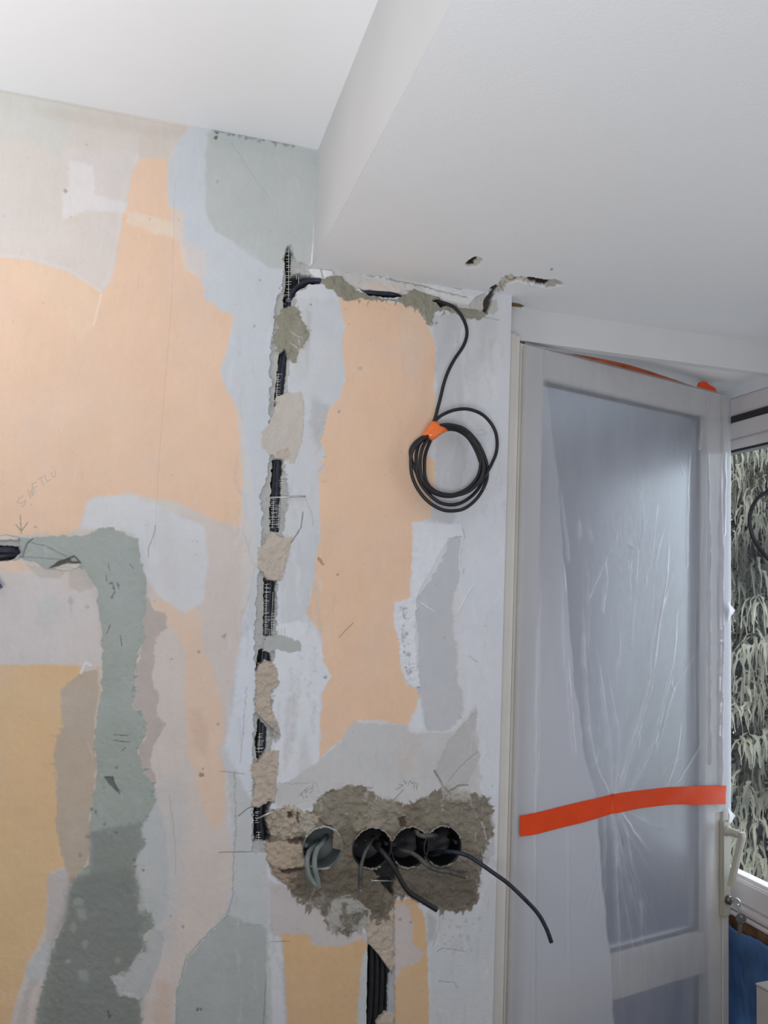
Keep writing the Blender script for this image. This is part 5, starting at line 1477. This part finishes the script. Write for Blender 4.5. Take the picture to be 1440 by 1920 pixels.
# ------------------------------------------------------------------ the coil hung from the beam chase
def coil():
    def c2(x, y):
        return (700 + x / 4.8, 720 + y / 4.8)
    feed = [(808, 562, .016), (822, 566, .004), (838, 570, -.006), (852, 577, -.014), (865, 592, -.020), (874, 612, -.026), (875, 630, -.028), (868, 650, -.030), (852, 674, -.030), (840, 697, -.030), (832, 720, -.030), (826, 745, -.030), (820, 768, -.030), (815, 786, -.030), (806, 806, -.030)]
    root = empty('cable_coil', at(810, 805, -.03), 'coil of black cable bound with orange tape hanging on the wall', 'cable coil')
    bm = bmesh.new()
    R = 0.0032
    add_tube(bm, catmull([at(*q) for q in feed], 8), R, 14)
    strands = [
        ([(555, 400), (640, 372), (720, 372), (820, 405), (900, 480), (950, 590), (968, 700), (940, 830), (860, 930), (760, 985), (680, 997), (580, 975), (500, 915), (465, 830), (460, 700), (472, 620), (505, 530), (555, 430)], -.030),
        ([(550, 420), (650, 395), (740, 400), (830, 445), (900, 530), (955, 620), (1000, 720), (1008, 800), (985, 880), (910, 985), (810, 1060), (710, 1088), (600, 1068), (510, 1000), (430, 900), (385, 790), (345, 690), (335, 600), (375, 530), (440, 480), (530, 430)], -.024),
        ([(560, 385), (660, 365), (760, 385), (860, 440), (940, 530), (1000, 650), (1025, 760), (1015, 880), (940, 1020), (830, 1115), (720, 1142), (610, 1128), (490, 1055), (400, 945), (350, 830), (338, 720), (345, 620), (395, 540), (470, 480), (560, 410)], -.034),
        ([(545, 440), (660, 410), (760, 420), (850, 480), (915, 580), (955, 680), (975, 770), (935, 870), (850, 955), (740, 1005), (640, 1010), (530, 975), (440, 900), (395, 800), (385, 680), (395, 590), (430, 520), (530, 450)], -.026),
        ([(560, 395), (650, 385), (750, 392), (860, 450), (930, 550), (980, 660), (990, 770), (950, 880), (860, 965), (740, 1003), (620, 1000), (510, 950), (440, 860), (420, 740), (430, 620), (465, 530), (550, 420)], -.036),
        ([(540, 350), (575, 312), (640, 268), (740, 232), (850, 226), (960, 262), (1040, 330), (1095, 420), (1114, 520), (1105, 620), (1070, 710), (1035, 775), (990, 850), (930, 910), (850, 965)], -.030),
    ]
    for k, (s, Y) in enumerate(strands):
        pts = []
        for i, (x, y) in enumerate(s):
            X, Yp = c2(x, y)
            pts.append(at(X, Yp, Y + 0.004 * math.sin(i * 0.8 + k * 1.7)))
        add_tube(bm, catmull(pts, 8), R, 12)
    from_bm('cable_loops', bm, M['cable'], root)
    # tape wrap: bulging sleeve, outline from the photo
    out = [(435, 462), (470, 405), (515, 345), (545, 328), (580, 340), (625, 370), (662, 398), (668, 418), (640, 440), (600, 462), (560, 495), (520, 510), (475, 487)]
    cx = sum(q[0] for q in out) / len(out)
    cy = sum(q[1] for q in out) / len(out)
    bm = bmesh.new()
    M_ = len(out) * 3
    dense = catmull([(a, b, 0) for a, b in out + out[:1]], 3)[:-1]
    for sgn in (-1, 1):
        prev = None
        for t in (1.0, 0.85, 0.6, 0.3):
            bul = math.sqrt(max(0, 1 - t ** 4)) * 0.012
            ring = []
            for j, q in enumerate(dense):
                X, Yp = c2(cx + (q[0] - cx) * t, cy + (q[1] - cy) * t)
                cr = 0.0012 * math.sin(j * 0.9 + t * 5) * (1 - t)
                ring.append(bm.verts.new(at(X, Yp, -0.030 + sgn * (bul + cr))))
            if prev:
                L = len(ring)
                for j in range(L):
                    bm.faces.new((prev[j], prev[(j + 1) % L], ring[(j + 1) % L], ring[j]))
            prev = ring
        bm.faces.new(prev)
    bmesh.ops.remove_doubles(bm, verts=bm.verts, dist=1e-5)
    bmesh.ops.recalc_face_normals(bm, faces=bm.faces)
    from_bm('tape_wrap', bm, M['coilorange'], root, True)['label'] = 'bright orange tape wrap'
    return root


coil()

# second loop of cable hanging at the right edge of the photo
bm = bmesh.new()
loop = [(1470, 560, -.20), (1476, 700, -.21), (1480, 860, -.22), (1446, 914, -.22), (1420, 935, -.22), (1407, 962, -.22), (1406, 985, -.22), (1414, 1012, -.22), (1430, 1036, -.22), (1452, 1060, -.22), (1480, 1080, -.22), (1512, 1070, -.22), (1530, 1010, -.22), (1520, 940, -.22), (1484, 880, -.225)]
loop[0] = (*project(*onZ(1470, 560, ZS))[:2], onZ(1470, 560, ZS)[1])
hl = empty('hanging_cable_loop', at(1470, 700, -.2), 'black cable loop hanging before the window at the right edge', 'cable')
add_tube(bm, catmull([at(*q) for q in loop], 10), 0.0033, 12)
from_bm('sheath', bm, M['cable'], hl)

# ------------------------------------------------------------------ nails and glass-fibre mesh
def nail(p0, p1, r, label, headr=0):
    bm = bmesh.new()
    a, b = Vector(at(*p0)), Vector(at(*p1))
    d = (b - a).normalized()
    add_tube(bm, [a, a + (b - a) * .5, b], [r, r, r], 10)
    if headr:
        add_tube(bm, [a - d * .0012, a + d * .0006], headr, 14)
    tag(from_bm('nail', bm, M['steel']), label, 'nail')


nail((505, 933, -.004), (573, 931, -.006), .0013, 'thin bare nail laid across the vertical cable chase')
nail((480, 1536, .004), (513, 1521, -.006), .0016, 'nail slanting out of the chase corner above the boxes', 0)
nail((697, 1651, -.008), (735, 1652, -.003), .0010, 'small flat-headed nail under the second box', .0032)

bm = bmesh.new()
rt_ = random.Random(9)


def threads(x0, y0, x1, y1, n, ln, slope=0.0, Y=-.001):
    for i in range(n):
        t = (i + rt_.random() * .6) / n
        x, y = x0 + (x1 - x0) * t, y0 + (y1 - y0) * t
        L = ln * rt_.uniform(.6, 1.2)
        a = at(x, y, Y)
        b = at(x + L, y + rt_.uniform(-1.2, 1.2) + slope * L, Y - .001)
        add_tube(bm, [a, b], 0.00042, 5)


def warp(pts, Y=-.0015):
    add_tube(bm, catmull([at(x, y, Y) for x, y in pts], 4), 0.00042, 5)


for a in ((536, 470, 537, 570, 16, 12), (528, 545, 522, 572, 8, 10), (519, 700, 515, 760, 12, 9), (523, 900, 526, 925, 6, 9), (508, 935, 507, 990, 14, 12), (518, 945, 518, 992, 12, 10), (496, 1095, 495, 1190, 24, 10), (508, 1150, 507, 1190, 8, 10), (485, 1375, 480, 1412, 10, 12), (478, 1520, 478, 1545, 6, 8), (480, 1560, 478, 1580, 5, 12)):
    threads(*a)
for w_ in ([(541, 466), (541, 520), (541, 560)], [(546, 480), (546, 520)], [(522, 700), (517, 758)], [(513, 935), (511, 990)], [(524, 940), (522, 990)], [(500, 1095), (498, 1190)], [(512, 1110), (508, 1190)], [(487, 1375), (485, 1412)], [(560, 517), (560, 532)], [(556, 515), (556, 524)], [(505, 1180), (505, 1192)], [(485, 1560), (485, 1585)], [(528, 1178), (528, 1192)], [(522, 1178), (522, 1192)], [(534, 1178), (534, 1192)]):
    warp(w_)
tag(from_bm('glass_fibre_mesh', bm, M['thread']), 'frayed white fibre mesh along the edges of the cable chase', 'mesh', kind='stuff')

# ------------------------------------------------------------------ below the window: dust sheet and carton
def dust_sheet():
    ys = np.linspace(0.045, 0.93, 200)
    vs = np.linspace(0, 1, 120)
    YY, VV = np.meshgrid(ys, vs)
    top = onX(1404, 1752, 1.345)[2]
    near = sstep(0.15, 0.35, YY)
    X = 1.352 - 0.020 * (0.5 + 0.5 * fbm(YY * 16 + VV * 3, VV * 6, 501, 4)) - 0.008 * np.maximum(0, vnoise(YY * 24 + VV * 2, VV * 3, 511))
    Z = top + 0.008 * fbm(YY * 18, VV * 0 + 3, 521, 3) - (top - 0.02) * VV
    P = np.stack([X, YY, np.maximum(Z, 0.012)], -1)
    me = grid_mesh('dust_sheet', P, None, None, flip=True)
    o = link_mesh('dust_sheet', me, M['blue'])
    s = o.modifiers.new('thick', 'SOLIDIFY')
    s.thickness = 0.002
    tag(o, 'crumpled dark blue sheet hanging below the side window', 'dust sheet')


dust_sheet()
# carton standing on the floor at the lower right corner
ct = onX(1417, 1846, 1.12)
cz = ct[2]
cr = empty('carton', (ct[0] + .1, ct[1], 0), 'grey-brown carton corner at the bottom right, before the blue sheet', 'box')


def carton_frame(v):
    a = math.radians(8)
    x, y = v.x, v.y
    return Vector((ct[0] + x * math.cos(a) - y * math.sin(a), ct[1] + x * math.sin(a) + y * math.cos(a), v.z))


box('carton_body', (0, -0.22, 0.0), (0.085, 0.0, cz), M['carton'], cr, 0.002, carton_frame)
box('carton_flap', (-0.001, -0.22, cz), (0.042, 0.0, cz + 0.003), M['carton'], cr, 0.0005, carton_frame)

# ------------------------------------------------------------------ conifers outdoors
def conifer(loc, h, rad, seed, col, label, n=1500):
    rr = random.Random(seed)
    root = empty('conifer', loc, label, 'tree', 'conifers beyond the window')
    bm = bmesh.new()
    add_tube(bm, [(loc[0], loc[1], loc[2] + h * t) for t in (0, .3, .6, 1)], [.16, .12, .08, .02], 10)
    from_bm('trunk', bm, M['bark'], root)
    bm = bmesh.new()
    bb = bmesh.new()
    for i in range(n):
        t = rr.random() ** 0.8
        z = loc[2] + h * (0.05 + .95 * t)
        R = rad * (1 - t) ** .6 * rr.uniform(.35, 1.0)
        a = rr.uniform(0, 2 * math.pi)
        cxx, cyy = loc[0] + R * math.cos(a), loc[1] + R * math.sin(a)
        if i % 6 == 0:
            add_tube(bb, [(loc[0], loc[1], z + .1), ((loc[0] + cxx) / 2, (loc[1] + cyy) / 2, z + .08), (cxx, cyy, z)], [.014, .010, .004], 5)
        L = rr.uniform(.10, .26)
        # drooping spray: several narrow leafy strips
        for s in range(6):
            da = a + rr.uniform(-.7, .7)
            w = rr.uniform(.006, .019)
            p = Vector((cxx + rr.uniform(-.08, .08), cyy + rr.uniform(-.08, .08), z + rr.uniform(-.06, .06)))
            side = Vector((-math.sin(da), math.cos(da), rr.uniform(-.3, .3)))
            prev = None
            K = 5
            for k in range(K + 1):
                u = k / K
                q = p + Vector((math.cos(da), math.sin(da), 0)) * .22 * u * (1 - u * .4) - Vector((0, 0, 1)) * L * u * u + Vector((rr.uniform(-.008, .008), rr.uniform(-.008, .008), 0))
                ww = w * (1 - u * .8) * (1.4 if k % 2 else .7)
                cur = (bm.verts.new(q - side * ww), bm.verts.new(q + side * ww))
                if prev:
                    bm.faces.new((prev[0], prev[1], cur[1], cur[0]))
                prev = cur
    from_bm('branches', bb, M['bark'], root)
    mat = principled('conifer_foliage_%d' % seed, col, 0.7, noise=0.7, nscale=1.6)
    nt = mat.node_tree
    pb = nt.nodes['Principled BSDF']
    tl = nt.nodes.new('ShaderNodeBsdfTranslucent')
    nt.links.new(pb.inputs['Base Color'].links[0].from_socket, tl.inputs[0])
    mx = nt.nodes.new('ShaderNodeMixShader')
    mx.inputs[0].default_value = 0.5
    nt.links.new(pb.outputs[0], mx.inputs[1])
    nt.links.new(tl.outputs[0], mx.inputs[2])
    nt.links.new(mx.outputs[0], nt.nodes['Material Output'].inputs[0])
    fo = from_bm('foliage', bm, mat, root)
    fo['kind'] = 'stuff'
    return root


conifer((5.2, 4.9, -1.6), 7.5, 1.75, 1, (0.40, 0.375, 0.30), 'weeping grey-green conifer standing nearest the side window', 6000)
conifer((8.2, 8.4, -1.6), 8.5, 1.9, 2, (0.22, 0.24, 0.22), 'dim conifer filling the gaps behind the near weeping one', 3000)
conifer((9.0, 4.4, -1.6), 8.0, 1.8, 3, (0.22, 0.24, 0.22), 'distant conifer standing right of the others', 2000)
bm = bmesh.new()
add_box(bm, (1.9, -3, -1.8), (16, 16, -1.6))
tag(from_bm('ground_outdoors', bm, principled('winter_ground', (0.16, 0.17, 0.15), .95, noise=.3, nscale=2)), kind='structure')
